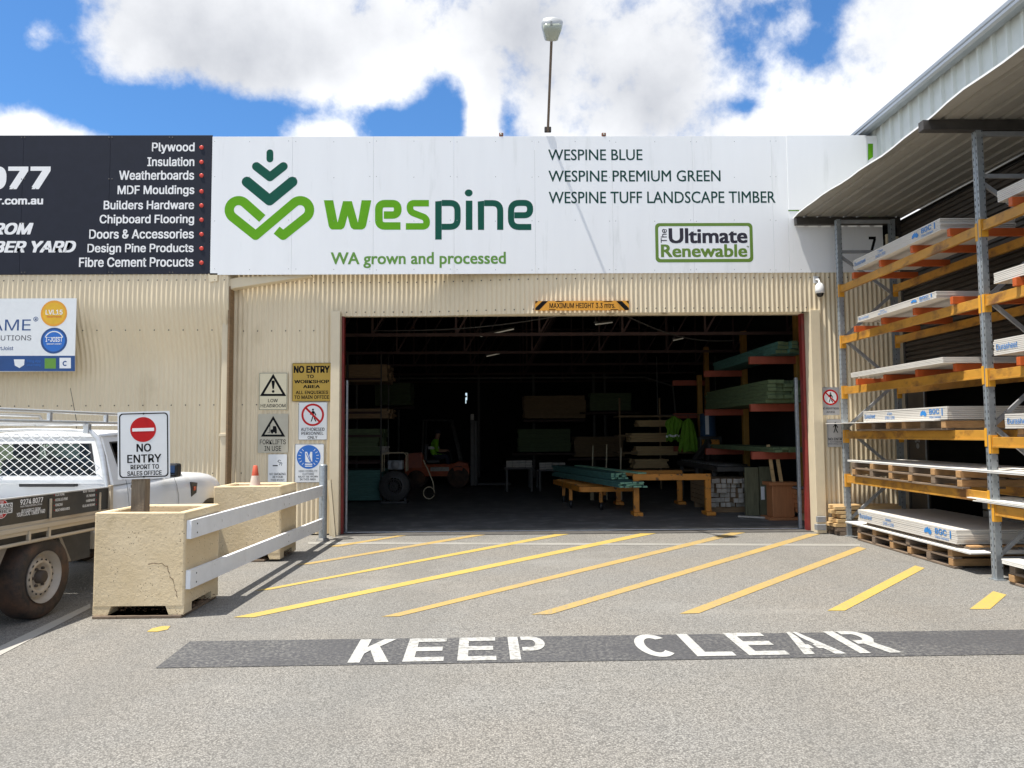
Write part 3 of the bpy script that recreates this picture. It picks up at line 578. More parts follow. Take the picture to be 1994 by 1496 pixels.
o_ = rrect(*[L(1276, 470)[0], L(1466, 470)[0], L(1370, 511)[1], L(1370, 434.5)[1]], .07); i_ = rrect(*[L(1282, 470)[0], L(1460, 470)[0], L(1370, 504.5)[1], L(1370, 440.5)[1]], .04)
ringshape(r, 'badge_border', 'olive', o_, i_, -.003)
T('The', 1286.5, 446, 1298.5, 473, 'slate', off=.01, vert=True); T('Ultimate', 1302, 444.5, 1455.5, 474, 'slate', off=.03, human=True); T('Renewable', 1287, 476, 1455, 501, 'olive', off=.028, human=True); T('™', 1454, 479, 1458.5, 482, 'olive', off=0)
shape(r, 'green_mark', 'green_lime', [[L(1690, 313), L(1700, 306), L(1700, 280), L(1690, 280)]], -.003)
shape(r, 'green_mark', 'green_lime', [[L(1692, 439), L(1703, 439), L(1703, 419), L(1692, 419)]], -.003)
shape(r, 'green_mark', 'green_text', [[L(1535, 411.5), L(1556, 411.5), L(1556, 409), L(1535, 409)]], -.003)
T('7', 1692, 461, 1706, 494, 'ink', off=.03)

# blue and white framing sign
r, L, T, w, h = plate('framing_sign', 'white and blue building frame sign with gold and blue round badges', 'sign', -330, 582, 147, 724.5, 12.232, 'sign_white', .012, .01)
shape(r, 'blue_footer', 'blue_dark', [[L(-328, 723), L(146, 723), L(146, 693), L(-328, 693)]], -.003)
T('SMARTFRAME', None, 622, 60, 644, 'blue_dark', off=-.004, stretch=1.25); T('BUILDING SOLUTIONS', None, 653, 61, 663, 'slate', off=-.004, stretch=1.15); T('smartJoist', None, 674.5, 26, 682, 'blue_dark', off=.01)
T('®', 65, 617, 74.5, 626, 'blue_dark', off=0)
for cy, m1, m2, s1_, s2_ in [(610.5, 'gold', 'yellow_sign', 'LVL15', 'SMARTFRAME'), (663.5, 'blue_sign', 'blue_dark', 'I-JOIST', 'SMARTJOIST')]:
    x, z = L(105, cy); R0 = 25*PXM
    ringshape(r, 'badge_rim', m2, disc(x, z, R0), disc(x, z, R0*.84), -.003); shape(r, 'badge_face', m1, [disc(x, z, R0*.84)], -.003)
    ringshape(r, 'badge_ring', 'sign_white' if m1 != 'gold' else 'gold', arc(x, z, R0*.74, 20, 160), arc(x, z, R0*.66, 20, 160), -.005)
    T(s1_, 89, cy-7, 122, cy+2.5, 'letter_white', d=.006, off=.02); T(s2_, 91, cy+5, 120, cy+8, 'orange_red' if m1 == 'gold' else 'letter_white', d=.006, off=.01)
shape(r, 'shield', 'sign_white', [[L(*p) for p in [(27, 700), (48, 700), (47, 711), (38, 717), (29, 712)]]], -.005)
shape(r, 'photo_tile', 'green_text', [[L(*p) for p in [(87, 698), (109, 698), (109, 718), (87, 718)]]], -.005); shape(r, 'logo_tile', 'sign_white', [[L(*p) for p in [(116, 697), (138, 697), (138, 717.5), (116, 717.5)]]], -.005)
x, z = L(127, 708); shape(r, 'logo_arc', 'blue_dark', [outline(arc(x, z, .032, 50, 310, 12), .018)], -.007)
T('Tiling App', 52, 701, 79, 707, 'blue_sign', d=.006, off=0); T('smart tiling', 52, 709, 79, 714, 'blue_sign', d=.006, off=0)

def ring(rt, m, x, z, R0, R1, y=-.003): return ringshape(rt, 'ring', m, disc(x, z, R0, 36), disc(x, z, R1, 36), y)
def tri(rt, L, pts, m='ink', wd=6.0):
    # outlined warning triangle
    P_ = [Vector(L(*p)) for p in pts]; c = (P_[0]+P_[1]+P_[2])/3; k = .70
    ringshape(rt, 'triangle', m, [(p.x, p.y) for p in P_], [((c+(p-c)*k).x, (c+(p-c)*k).y) for p in P_], -.003)
def walker(rt, L, cx, cy, s, m='ink', y=-.004):
    q = lambda pts: [L(cx+a*s, cy+b_*s) for a, b_ in pts]
    x, z = L(cx-.5*s, cy-10.5*s)
    shape(rt, 'walking_figure', m, [disc(x, z, 1.9*s*PXM, 14), q([(-2.2, -8), (1.2, -8.2), (4.6, -3.2), (5.6, .2), (4.4, .8), (2.2, -3), (1.6, -4.4), (1.3, 1), (-1.6, 1), (-1.6, -4.5), (-3.4, -2.4), (-5.4, -.6), (-6.2, -1.6), (-4.0, -4.4)]),
                                    q([(-1.7, 1.3), (.6, 1.3), (-.9, 6), (-3, 11.5), (-4.8, 11.2), (-2.9, 6)]), q([(.9, 1.3), (1.9, 1.3), (3.2, 5.8), (6, 11), (4.2, 11.6), (1.2, 6.6)])], y)
YS = 12.445
def sy(px): return wallY(onY(px, 800, 12.4).x, 1.8)-.010
r, L, T, w, h = plate('wall_sign', 'cream low headroom sign with a black exclamation triangle', 'sign', 504, 725.5, 560, 799, sy(530), 'sign_cream')
ringshape(r, 'border', 'ink_soft', rrect(-w+.008, w-.008, -h+.008, h-.008, .01, 3), rrect(-w+.014, w-.014, -h+.014, h-.014, .008, 3), -.003)
tri(r, L, [(532, 728), (557.5, 771.5), (506, 771.5)]); T('LOW', 522, 777, 541, 783.5, off=.01); T('HEADROOM', 507.5, 787, 556, 793.5, off=.01)
x, z = L(532, 762.5); shape(r, 'exclamation', 'ink', [disc(x, z, .022, 14), [L(*p) for p in [(530.5, 757.5), (528.6, 744), (529.5, 741.5), (532, 741), (534.5, 741.5), (535.4, 744), (533.5, 757.5)]]], -.003)
r, L, T, w, h = plate('wall_sign', 'gold no entry to workshop area sign next to the door jamb', 'sign', 569, 707, 645.5, 782, sy(600), 'sign_gold')
ringshape(r, 'border', 'ink_soft', rrect(-w+.002, w-.002, -h+.002, h-.002, .012, 3), rrect(-w+.008, w-.008, -h+.008, h-.008, .01, 3), -.003)
T('NO ENTRY', 572, 712.5, 642, 726.5, off=.04); T('TO', 597, 730, 611, 736.5, off=.03); T('WORKSHOP', 573, 740, 641, 746.5, off=.03); T('AREA', 590, 750, 623, 756, off=.03); T('ALL ENQUIRIES', 576, 761, 639, 768, off=.02); T('TO MAIN OFFICE', 573, 770, 641, 777, off=.02)
r, L, T, w, h = plate('wall_sign', 'dull grey forklifts in use sign below the low headroom sign', 'sign', 502.5, 806.5, 561, 882, sy(530), 'sign_grey')
tri(r, L, [(532, 810), (555.5, 850.5), (508, 850.5)]); T('FORKLIFTS', 506, 856, 556.5, 865.5, off=.006); T('IN USE', 515, 868.5, 547.5, 878.5, off=.006)
q = lambda pts: [L(*p) for p in pts]
shape(r, 'forklift_symbol', 'ink', [q([(527, 841), (527, 837), (531, 836), (531.5, 830), (537.5, 830), (539, 836), (539, 842), (527, 842)]), q([(525, 828), (526.2, 828), (526.2, 843), (525, 843)]), q([(521, 842.5), (525, 842.5), (525, 843.5), (521, 843.5)]), disc(*L(530, 842.5), .018, 12), disc(*L(537, 842.5), .018, 12)], -.003)
r, L, T, w, h = plate('wall_sign', 'white authorised personnel only sign with a crossed out walker', 'sign', 581, 783, 637.5, 857, sy(610), 'sign_white')
ringshape(r, 'border', 'ink_soft', rrect(-w+.002, w-.002, -h+.002, h-.002, .012, 3), rrect(-w+.007, w-.007, -h+.007, h-.007, .01, 3), -.003)
x, z = L(609, 808); walker(r, L, 610, 809, 1.05); ring(r, 'red_sign', x, z, 22*PXM, 18*PXM)
a_ = math.radians(-45); dx, dz = math.cos(a_)*18.4*PXM, math.sin(a_)*18.4*PXM; shape(r, 'slash', 'red_sign', [outline([(x-dx, z-dz), (x+dx, z+dz)], 4*PXM)], -.006)
T('AUTHORISED', 586, 833, 632, 839.5, off=.012); T('PERSONNEL', 587, 841, 630, 847, off=.012); T('ONLY', 599, 849, 618, 855, off=.012)
r, L, T, w, h = plate('wall_sign', 'small white no smoking sign with a smoking cigarette', 'sign', 522, 885, 558.5, 939, sy(540), 'sign_white')
shape(r, 'cigarette', 'ink', [q([(531, 906), (541, 906), (541, 908), (531, 908)]), outline([L(*p) for p in [(544, 906), (546, 902), (541, 899), (543, 896), (547, 897)]], .008), outline([L(*p) for p in [(548, 907), (549, 902), (546, 900)]], .007)], -.003)
for s, a, c, y0, y1 in [('NO SMOKING', 525, 556, 921, 925.5), ('BEYOND', 531, 551, 927, 931), ('THIS POINT', 527, 554, 933, 937)]: T(s, a, y0, c, y1, 'ink_soft', off=.01)
r, L, T, w, h = plate('wall_sign', 'white high visibility clothing sign with a blue vest disc', 'sign', 574, 864.5, 631, 940, sy(600), 'sign_white')
ringshape(r, 'border', 'ink_soft', rrect(-w+.002, w-.002, -h+.002, h-.002, .012, 3), rrect(-w+.007, w-.007, -h+.007, h-.007, .01, 3), -.003)
x, z = L(601, 890); shape(r, 'blue_disc', 'blue_sign', [disc(x, z, 23*PXM, 36)], -.003)
rays_ = []
for k in range(18):
    t = math.radians(k*20+10)
    if abs(math.cos(t)) > .35: rays_.append(outline([(x+math.cos(t)*r1_*PXM, z+math.sin(t)*r1_*PXM) for r1_ in (15, 20)], .008))
shape(r, 'vest_symbol', 'sign_white', rays_ + [q([(594, 880), (598, 880), (605, 900), (604, 901), (601, 901), (594.5, 900)]), q([(608, 880), (604.5, 880), (602.5, 887), (606, 898), (608, 900)]), q([(594, 903), (608, 903), (608, 905.5), (594, 905.5)]), q([(594, 907), (608, 907), (608, 909), (594, 909)])], -.005)
shape(r, 'vest_tape', 'blue_sign', [outline([L(596, 883), L(604, 899)], .012), ], -.007)
for s, a, c, y0, y1 in [('HIGH VISIBILITY', 582, 618, 915.5, 919.5), ('CLOTHING', 589, 611, 921, 925), ('MUST BE WORN', 581, 619, 926.5, 930), ('IN THIS AREA', 584, 615, 931.5, 935.5)]: T(s, a, y0, c, y1, 'ink_soft', off=.008)
r, L, T, w, h = plate('height_sign', 'amber and black maximum height sign above the doorway', 'sign', 1042, 586, 1225, 604.5, wallY(1, 3.7)-.05, 'yellow_sign', .02, .004)
T('MAXIMUM HEIGHT 3.3 mtrs.', 1070, 590, 1198, 600, 'ink', off=.012)
shape(r, 'hazard_stripes', 'ink', [q([(1042.5, 604), (1042.5, 600), (1056, 586.5), (1067, 586.5), (1050, 604)]), q([(1042.5, 592), (1042.5, 586.5), (1048, 586.5)]), q([(1070, 604), (1084, 604), (1080, 602.5), (1068, 602.5)]), q([(1080, 588), (1084, 586.5), (1100, 586.5), (1093, 588)]),
                                    q([(1224.5, 604), (1224.5, 600), (1211, 586.5), (1200, 586.5), (1217, 604)]), q([(1224.5, 592), (1224.5, 586.5), (1219, 586.5)]), q([(1190, 604), (1206, 604), (1202, 602.5), (1188, 602.5)]), q([(1174, 588), (1178, 586.5), (1194, 586.5), (1190, 588)])], -.003)
r, L, T, w, h = plate('wall_sign', 'silver no pedestrian access sign with red ring near the rack post', 'sign', 1600, 754.5, 1634.5, 808.5, sy(1615), 'sign_silver')
x, z = L(1617, 774); walker(r, L, 1617.5, 774.5, .82); shape(r, 'ring_face', 'sign_white', [disc(x, z, 12*PXM)], -.0025); ring(r, 'red_sign', x, z, 15.2*PXM, 12*PXM)
dx, dz = math.cos(a_)*12.2*PXM, math.sin(a_)*12.2*PXM; shape(r, 'slash', 'red_sign', [outline([(x-dx, z-dz), (x+dx, z+dz)], 2.8*PXM)], -.006)
T('NO PEDESTRIAN', 1601.5, 793.5, 1633, 797.5, off=.01); T('ACCESS', 1609.5, 800.5, 1625.5, 804.5, off=.01)
r, L, T, w, h = plate('wall_sign', 'silver no entry sign with a plain walking figure', 'sign', 1611, 817, 1647, 870.5, sy(1628), 'sign_silver')
walker(r, L, 1627, 833, .85); T('NO ENTRY', 1613, 852.5, 1643.5, 857.5, off=.015); T('AUTHORISED', 1616, 859, 1640, 862, 'ink_soft', off=.005); T('PERSONNEL ONLY', 1613, 863, 1644, 866, 'ink_soft', off=.005)

# floodlight on its raked pole, the two rusty brackets, the dome camera
fl = thing('floodlight', 'floodlight on a thin brown pole leaning out over the fascia', 'floodlight', (.794, 12.25, 6.5))
B = Vector((0, 0, 0)); Tp = Vector((.800, 11.25, 7.55))-Vector((.794, 12.25, 6.5)); b = MB(); b.tube([B, Tp], .021, 10); b.build('pole', 'pole', fl)
b = MB(); b.cbb(-.055, .055, -.03, .03, .0, .085, .01); b.build('base_box', 'steel_dark', fl)
def lamp_head():
    d = Tp.normalized(); X = Vector((1, 0, 0)); n = -X.cross(d); C0 = Tp-d*.03
    def ringp(t, wx, hy, off): return [C0+d*t*.66+X*(wx*math.cos(a*PI/8))+n*(hy*math.sin(a*PI/8)+off) for a in range(16)]
    b = MB(); b.loft([ringp(0, .10, .07, .02), ringp(.06, .115, .1, .03), ringp(.26, .155, .13, .03), ringp(.38, .165, .12, .03), ringp(.45, .13, .08, .03), ringp(.48, .05, .03, .03)], True, True); b.build('housing', 'lamp_body', fl)
    b = MB(); b.loft([ringp(.05, .09, .06, -.07), ringp(.26, .138, .07, -.09), ringp(.36, .14, .06, -.08), ringp(.39, .1, .04, -.07)], True, True); b.build('lens', 'lens', fl)
    b = MB(); b.bar(C0+d*.25+n*-.12-X*.02, C0+d*.30+n*-.10-X*.02, .03, .02, n); b.build('clip', 'galv', fl)
lamp_head()
for px in (976, 1176):
    p = onY(px, 266, YF); t = thing('roof_bracket', 'small rusty bracket standing on the fascia top %s the floodlight' % ('left of' if px < 1000 else 'right of'), 'bracket', (p.x, YF+.02, p.z-.01), 0, 'rusty brackets on the fascia')
    b = MB(); b.cbb(-.035, .035, -.02, .02, 0, .075, .012); b.build('box', 'rust_box', t); b = MB(); b.lathe([(0, -.03), (.014, -.026), (.016, -.019)], (0, 0, .045), 'y', 12); b.build('lens', 'lens', t)
cv = thing('dome_camera', 'white dome camera on a wall arm above the door corner', 'camera', (5.10, 12.09, 3.83))
b = MB(); b.lathe([(0, .14), (.035, .135), (.068, .1), (.075, .02), (.072, -.02), (.05, -.035)], (0, 0, 0), 'z', 20); b.build('body', 'cctv', cv)
b = MB(); b.lathe([(.058, -.03), (.055, -.055), (.04, -.078), (.018, -.09), (0, -.093)], (0, 0, 0), 'z', 18); b.build('dome', 'dome', cv)
b = MB(); b.tube([(0, 0, .12), (0, .03, .2), (0, .14, .22)], .018, 8); b.cbb(-.04, .04, .135, .155, .16, .28, .006); b.build('arm', 'cctv', cv)

# ------------------------------------------------------------------ neighbouring shed and rack canopy
sh = thing('shed', 'tall neighbouring shed with dark ribbed shutters and a pale clad top', 'shed', (6.5, 8, 0))
def sl_(b): b.v = [v-Vector((6.5, 8, 0)) for v in b.v]; return b
b = MB(); n = 0; pts = []
y = 2.0
while y < 17: pts += [(6.19, y), (6.19, y+.20), (6.15, y+.22), (6.15, y+.26)]; y += .28
b.loft([[Vector((x, yy, 5.11)) for x, yy in pts], [Vector((x, yy, 6.60)) for x, yy in pts]], False, False, False); sl_(b).build('cladding', 'roof_white', sh)
b = MB(); P = [(6.13, 6.51), (6.00, 6.49), (5.96, 6.51), (5.96, 6.545), (5.975, 6.56), (5.96, 6.575), (5.96, 6.62), (5.98, 6.635), (6.13, 6.645)]; b.prism([(p[0], p[1]) for p in P], 'y', 2.0, 17.0); sl_(b).build('gutter', 'gutter', sh)
b = MB(); y_ = [2.34+k*.075 for k in range(36)]; P = []
for z in y_: P += [(6.53, z), (6.50, z+.012), (6.50, z+.05), (6.53, z+.062)]
b.loft([[Vector((x, 2.0, z)) for x, z in P], [Vector((x, 12.2, z)) for x, z in P]], False, False, False); sl_(b).build('shutter', 'shutter', sh)
b = MB(); b.bb(6.49, 6.56, 12.2, 12.3, 0, 5.0); b.bb(6.49, 6.56, 2, 12.2, 2.28, 2.34); sl_(b).build('frame', 'steel_dark', sh)
b = MB(); b.bb(6.50, 6.54, 11.72, 12.2, .02, 2.28); sd = sl_(b).build('sliding_door', 'shutter', sh)
b = MB(); b.bb(6.485, 6.50, 11.70, 11.72, .02, 2.28); sl_(b).build('door_edge', 'galv_dull', sd)
hp = MB(); c0 = onX(1787, 866, 6.497)
def hpt(u, v): return Vector((6.497, c0.y-u, c0.z+v))-Vector((6.5, 8, 0))
for a_, l_ in ((-50, .10), (-22, .13), (-4, .14), (14, .13), (42, .09)):
    t = math.radians(a_); d = (math.sin(t), math.cos(t)); q_ = (d[1]*.012, -d[0]*.012); hp.add([hpt(d[0]*.05+q_[0], d[1]*.05+q_[1]), hpt(d[0]*.05-q_[0], d[1]*.05-q_[1]), hpt(d[0]*l_-q_[0], d[1]*l_-q_[1]), hpt(d[0]*l_+q_[0], d[1]*l_+q_[1])], [(0, 1, 2, 3)])
hp.add([hpt(.045*math.cos(k*.52), .045*math.sin(k*.52)-.02) for k in range(12)], [tuple(range(12))])
hp.build('handprint', 'galv_dull', sd)
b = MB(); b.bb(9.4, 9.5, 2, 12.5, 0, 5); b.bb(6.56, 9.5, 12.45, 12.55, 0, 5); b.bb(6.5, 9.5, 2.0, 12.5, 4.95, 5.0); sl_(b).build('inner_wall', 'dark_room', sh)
b = MB(); b.bb(6.13, 12, 2, 17, 6.61, 6.655); b.bb(11.9, 12, 2, 17, 0, 6.61); b.bb(6.5, 12, 1.9, 2, 0, 6.61); sl_(b).build('roof', 'gutter', sh)
b = MB(); b.bb(6.38, 6.56, 12.26, 12.66, 0, 4.2); sl_(b).build('corner_post', 'cream_flat', sh)
b = MB(); b.cbb(6.28, 6.36, 12.24, 12.30, 4.22, 4.8, .01); b.cbb(6.40, 6.46, 12.2, 12.3, 4.25, 4.75, .01); sl_(b).build('trim_offcut', 'cream_flat', sh)

cn = thing('canopy', 'ribbed steel canopy sheet carried on the rack posts beside the shed', 'canopy', (5.5, 8, 5.05))
def cl_(b): b.v = [v-Vector((5.5, 8, 5.05)) for v in b.v]; return b
b = MB(); prof = []
x = 4.76
while x < 6.36: prof += [(x, 5.055), (x+.135, 5.055), (x+.155, 5.085), (x+.185, 5.085), (x+.205, 5.055)]; x += .215
prof += [(6.53, 5.055)]
rows = []
for k in range(30):
    y = 12.236-k*.29; wv = .018*math.sin(k*1.7)+.012*math.sin(k*.6); dz = .012*math.sin(k*.9)
    rows.append([Vector((px_ - (max(0, 5.08-px_)*2.2*wv), y, pz+dz*max(0, 5.4-px_)+(.03*math.sin(k*.45) if px_ < 4.85 else 0))) for px_, pz in prof])
b.loft(rows, False, False, False); b.loft([[v+Vector((0, 0, .006)) for v in r_] for r_ in rows], False, False, False); cl_(b).build('roof_sheet', 'shade_rib', cn)
b = MB(); e1_ = [r_[0] for r_ in rows]
b.loft([[v+Vector((-.004, 0, -.012)) for v in e1_], [v+Vector((-.004, 0, .01)) for v in e1_], [v+Vector((.03, 0, .014)) for v in e1_]], False, False, False); cl_(b).build('edge_trim', 'white', cn)
for Y, xl in ((12.17, 4.77), (8.32, 4.70), (4.76, 4.7)):
    b = MB(); b.cbb(xl, 6.46, Y-.05, Y+.05, 4.93, 5.045, .006); cl_(b).build('cross_beam', 'steel_dark', cn)

# ------------------------------------------------------------------ pallet rack
XF, XB = 5.33, 6.18
rk = thing('pallet_rack', 'tall pallet rack with grey slotted posts and orange beams full of boards', 'rack', (5.75, 8.32, 0))
def rl(b): b.v = [v-Vector((5.75, 8.32, 0)) for v in b.v]; return b
FY = (11.88, 8.32, 4.76)
for fy in FY:
    for xp, sx in ((XF, 1), (XB, -1)):
        b = MB(); P = [(-.035, -.045), (-.035, -.012), (-.025, -.006), (-.025, .006), (-.035, .012), (-.035, .045), (.035, .045), (.035, .038), (-.025, .038), (-.025, -.038), (.035, -.038), (.035, -.045)]
        b.prism([(xp+sx*p[0], fy+p[1]) for p in P], 'z', .0, 4.93); b.cbb(xp-.06, xp+.06, fy-.07, fy+.07, 0, .008, .002); po = rl(b).build('post', 'galv', rk)
        b = MB()
        for k in range(64):
            z = .12+k*.076; X = xp-sx*.0355
            for dy in (-.028, .028): b.add([(X, fy+dy-.006, z), (X, fy+dy+.006, z), (X, fy+dy+.005, z+.028), (X, fy+dy-.005, z+.028)], [(0, 1, 2, 3)])
            b.add([(xp+sx*.022, fy-.0455, z), (xp+sx*.030, fy-.0455, z), (xp+sx*.030, fy-.0455, z+.022), (xp+sx*.022, fy-.0455, z+.022)], [(0, 1, 2, 3)])
        rl(b).build('slots', 'slot', po)
    b = MB(); zz = [.25, .95, 1.65, 2.35, 3.05, 3.75, 4.35]
    for k in range(6):
        a_, c_ = ((XF+.02, XB-.02) if k % 2 == 0 else (XB-.02, XF+.02)); b.bar((a_, fy, zz[k]), (c_, fy, zz[k+1]), .028, .045)
    b.bar((XF, fy, 4.42), (XB, fy, 4.42), .03, .045); b.bar((XF, fy, .22), (XB, fy, .22), .03, .045); b.bar((XF-.03, fy, 4.90), (XB+.03, fy, 4.90), .04, .05); rl(b).build('brace', 'galv_dull', rk)
LV = [.82, 1.495, 2.175, 2.96, 3.765]
def add_beam(xc, ya, yb, z):
    b = MB(); b.cbb(xc-.025, xc+.025, ya, yb, z, z+.11, .004); b.cbb(xc-.034, xc-.025, ya, yb, z-.004, z+.018, .002); bm_ = rl(b).build('beam', 'beam', rk)
    for yy, s_ in ((yb, 1), (ya, -1)):
        b = MB()
        b.cbb(xc-.035, xc+.038, yy, yy+s_*.006, z-.07, z+.13, .001) if s_ > 0 else b.cbb(xc-.035, xc+.038, yy-.006, yy, z-.07, z+.13, .001)
        xo = XF-.041 if xc < 5.7 else XB+.036; b.cbb(xo, xo+.005, min(yy, yy+s_*.042), max(yy, yy+s_*.042), z-.07, z+.13, .001)
        rl(b).build('connector', 'beam_end', bm_)
for k, z in enumerate(LV):
    for bay, (ya, yb) in enumerate(((8.372, 11.828), (4.812, 8.268))):
        zz = z-((.13, .075, .03, .0, -.03)[k] if bay else 0)
        for xc in (XF+.005, XB-.005): add_beam(xc, ya, yb, zz)
        if k >= 2:
            for j in range(4):
                y = ya+.45+j*.82; b = MB(); b.cbb(XF-.07, XB+.05, y-.03, y+.03, zz+.112, zz+.20, .004); rl(b).build('crossbar', 'crossbar', rk)

# board stacks and pallets (local x runs towards the camera along the rack, y into the rack)
def pallet(label, xf, ya, yb, w, z0, tiers, th=.1, nb=6):
    t = thing('pallet', label, 'pallet', (xf, (ya+yb)/2, z0), -PI/2, 'timber pallets in the rack'); Lh = (yb-ya)/2
    for k in range(tiers):
        z = k*th; b = MB()
        for yy in (.0, w*.5-.05, w-.1): b.cbb(-Lh, Lh, yy, yy+.1, z, z+.024, .004)
        b.build('plank', 'pallet', t)
        for j in range(nb):
            x = -Lh+.06+(2*Lh-.12)*j/(nb-1)+rnd.uniform(-.02, .02); b = MB(); b.cbb(x-.045, x+.045, -.004+rnd.uniform(-.008, .004), w+.004, z+.025, z+th-.001, .005); b.build('bearer', 'bearer' if (j+k) % 3 != 1 else 'pallet', t)
    return t
AUS = [(0, .35), (.08, .5), (.05, .62), (.2, .72), (.3, .85), (.38, .8), (.44, .93), (.55, .95), (.53, .8), (.66, .72), (.7, .98), (.78, .75), (.9, .6), (1, .42), (.98, .28), (.86, .08), (.76, .05), (.7, .12), (.6, .16), (.56, .28), (.42, .3), (.3, .22), (.14, .18), (.05, .2)]
def boards(label, xf, ya, yb, w, z0, t, n, prints=(), group='board stacks in the rack', ragged=.006):
    th_ = thing('board_stack', label, 'boards', (xf, (ya+yb)/2, z0), -PI/2, group); Lh = (yb-ya)/2; b = MB(); dz = t/n
    for k in range(n):
        o = rnd.uniform(-ragged, ragged); o2 = rnd.uniform(-.002, .002); b.bb(-Lh+o, Lh+o, o2, w+o2, k*dz, (k+1)*dz-.0035)
    b.build('boards', 'board_edge' if t < .06 else 'board', th_)
    for s, xa, xb, za, zb in prints:
        X0, X1 = -Lh+2*Lh*xa, -Lh+2*Lh*xb; Z0, Z1 = t*za, t*zb
        if s == '@': b = MB(); b.flat([(X0+(X1-X0)*u, Z0+(Z1-Z0)*v) for u, v in AUS], -.0045); b.build('emblem', 'blue_print', th_)
        else: text(s, th_, X0, X1, Z0, Z1, -.015, 'blue_print', off=.02 if s in ('BGC', '|') else .008, name='lettering')
    return th_
def PR(sz, th2, full=True): return [('Durasheet', .02, .17, .3, .68), (sz, .30, .42, .16, .42), (th2, .33, .39, .52, .78)] + ([('@', .72, .79, .22, .82), ('BGC', .82, .92, .42, .84), ('Fibre Cement', .82, .935, .1, .3), ('|', .945, .955, .3, .85)] if full else [])
boards('thick board stack on the top rack level printed in blue', 5.20, 8.88, 11.12, .90, 3.965, .145, 7, PR('2400 x 900', '7.5mm'), ragged=.015)
boards('thinner printed board stack on the second highest rack level', 5.13, 8.90, 10.90, .98, 3.162, .082, 5, PR('2400 x 1200', '6mm'))
boards('white unprinted sheet stack on the middle rack level', 5.07, 8.72, 11.05, 1.05, 2.378, .07, 4)
boards('printed board stack on short bearers, second rack level up', 5.22, 8.93, 11.02, 1.0, 1.735, .155, 7, PR('2700 x 1200', '4.5mm'), ragged=.004)
boards('single long white sheet poking out past the far rack post', 5.16, 9.1, 12.18, .6, 1.722, .012, 1)
pallet('short bearers carrying a printed stack on the second rack level', 5.24, 9.0, 11.3, .9, 1.608, 1, .112, 6)
boards('wide white sheets lying over a double pallet on the lowest beam', 5.28, 7.45, 11.72, .95, 1.142, .03, 2)
pallet('double tier weathered pallet on the lowest orange beam', 5.27, 8.78, 11.55, .9, .932, 2, .104, 6)
boards('thick printed board stack on the ground pallet, sunlit edge', 5.26, 8.92, 11.38, 1.15, .29, .165, 7, PR('2700 x 1200', '6mm'), ragged=.012)
boards('thin white sheet sandwiched in the ground pallet below boards', 5.22, 8.62, 11.75, 1.1, .222, .022, 2, ragged=.03)
pallet('double tier weathered pallet on the asphalt under the boards', 5.25, 8.98, 11.42, 1.1, .003, 2, .108, 6)
pallet('single tier of fresh bearers under the lowest printed stack', 5.34, 8.80, 11.3, 1.0, .245, 1, .044, 4)
G2 = 'board stacks in the near rack bay'
boards('white stack end on the top level of the near rack bay', 5.30, 5.6, 7.98, .9, 4.02, .12, 6, group=G2)
boards('white stack end under the top level of the near rack bay', 5.30, 5.9, 8.10, .9, 3.17, .115, 6, group=G2, ragged=.012)
boards('printed stack on the middle level of the near rack bay', 5.29, 5.9, 8.14, .95, 2.40, .17, 9, PR('2700 x 1200', '6mm'), group=G2, ragged=.012)
boards('printed stack on the second level of the near rack bay', 5.29, 5.7, 8.02, 1.0, 1.62, .155, 8, PR('2700 x 1200', '6mm'), group=G2)
boards('loose thin sheets poking past the near post on the lowest beam', 5.27, 5.6, 8.62, .5, .815, .04, 3, group=G2, ragged=.12)
pallet('weathered pallet at the foot of the near rack post', 5.30, 5.6, 8.08, 1.0, .003, 2, .1, 6)
boards('white sheets on the pallet at the foot of the near post', 5.26, 5.6, 8.13, 1.0, .205, .05, 3, group=G2)
pallet('bearers under the second level stack of the near bay', 5.33, 5.7, 7.9, .9, 1.532, 1, .086, 6)
# timber stack between the wall and the rack, lying along the wall
ts = thing('timber_stack', 'stack of rough sawn pine offcuts on the ground below the silver signs', 'timber', (5.15, 12.0, 0))
for k in range(7):
    b = MB(); z = k*.066
    for j in range(4):
        x0 = rnd.uniform(-.06, .10)+(.05 if k < 2 else 0); y0 = -.12+j*.085; b.cbb(x0, 1.1+rnd.uniform(-.1, .1), y0, y0+.08, z+.002, z+.060+rnd.uniform(-.012, .004), .004)
    b.build('layer', 'pine' if k > 1 else 'pallet', ts)
tb = thing('tread_plate', 'grey folded steel step low on the wall by the door', 'plate', (4.98, 12.19, .18))
b = MB(); b.cbb(-.02, .12, -.06, .0, 0, .09, .006); b.cbb(-.05, .1, -.1, 0, -.12, -.03, .006); b.build('plate', 'galv_dull', tb)
for i, (y, z, l) in enumerate(((9.4, 0, .5), (10.6, .0, .6))):
    t = thing('timber_pile', 'pale timber pile inside the dark shed opening, %s' % ('nearer' if i == 0 else 'farther'), 'timber', (7.4, y, 0))
    b = MB()
    for k in range(int(8)): b.cbb(-.4, .5, -l+rnd.uniform(-.05, .05), l, .1+k*.12, .1+k*.12+.1, .005)
    b.build('planks', 'pale_end', t)

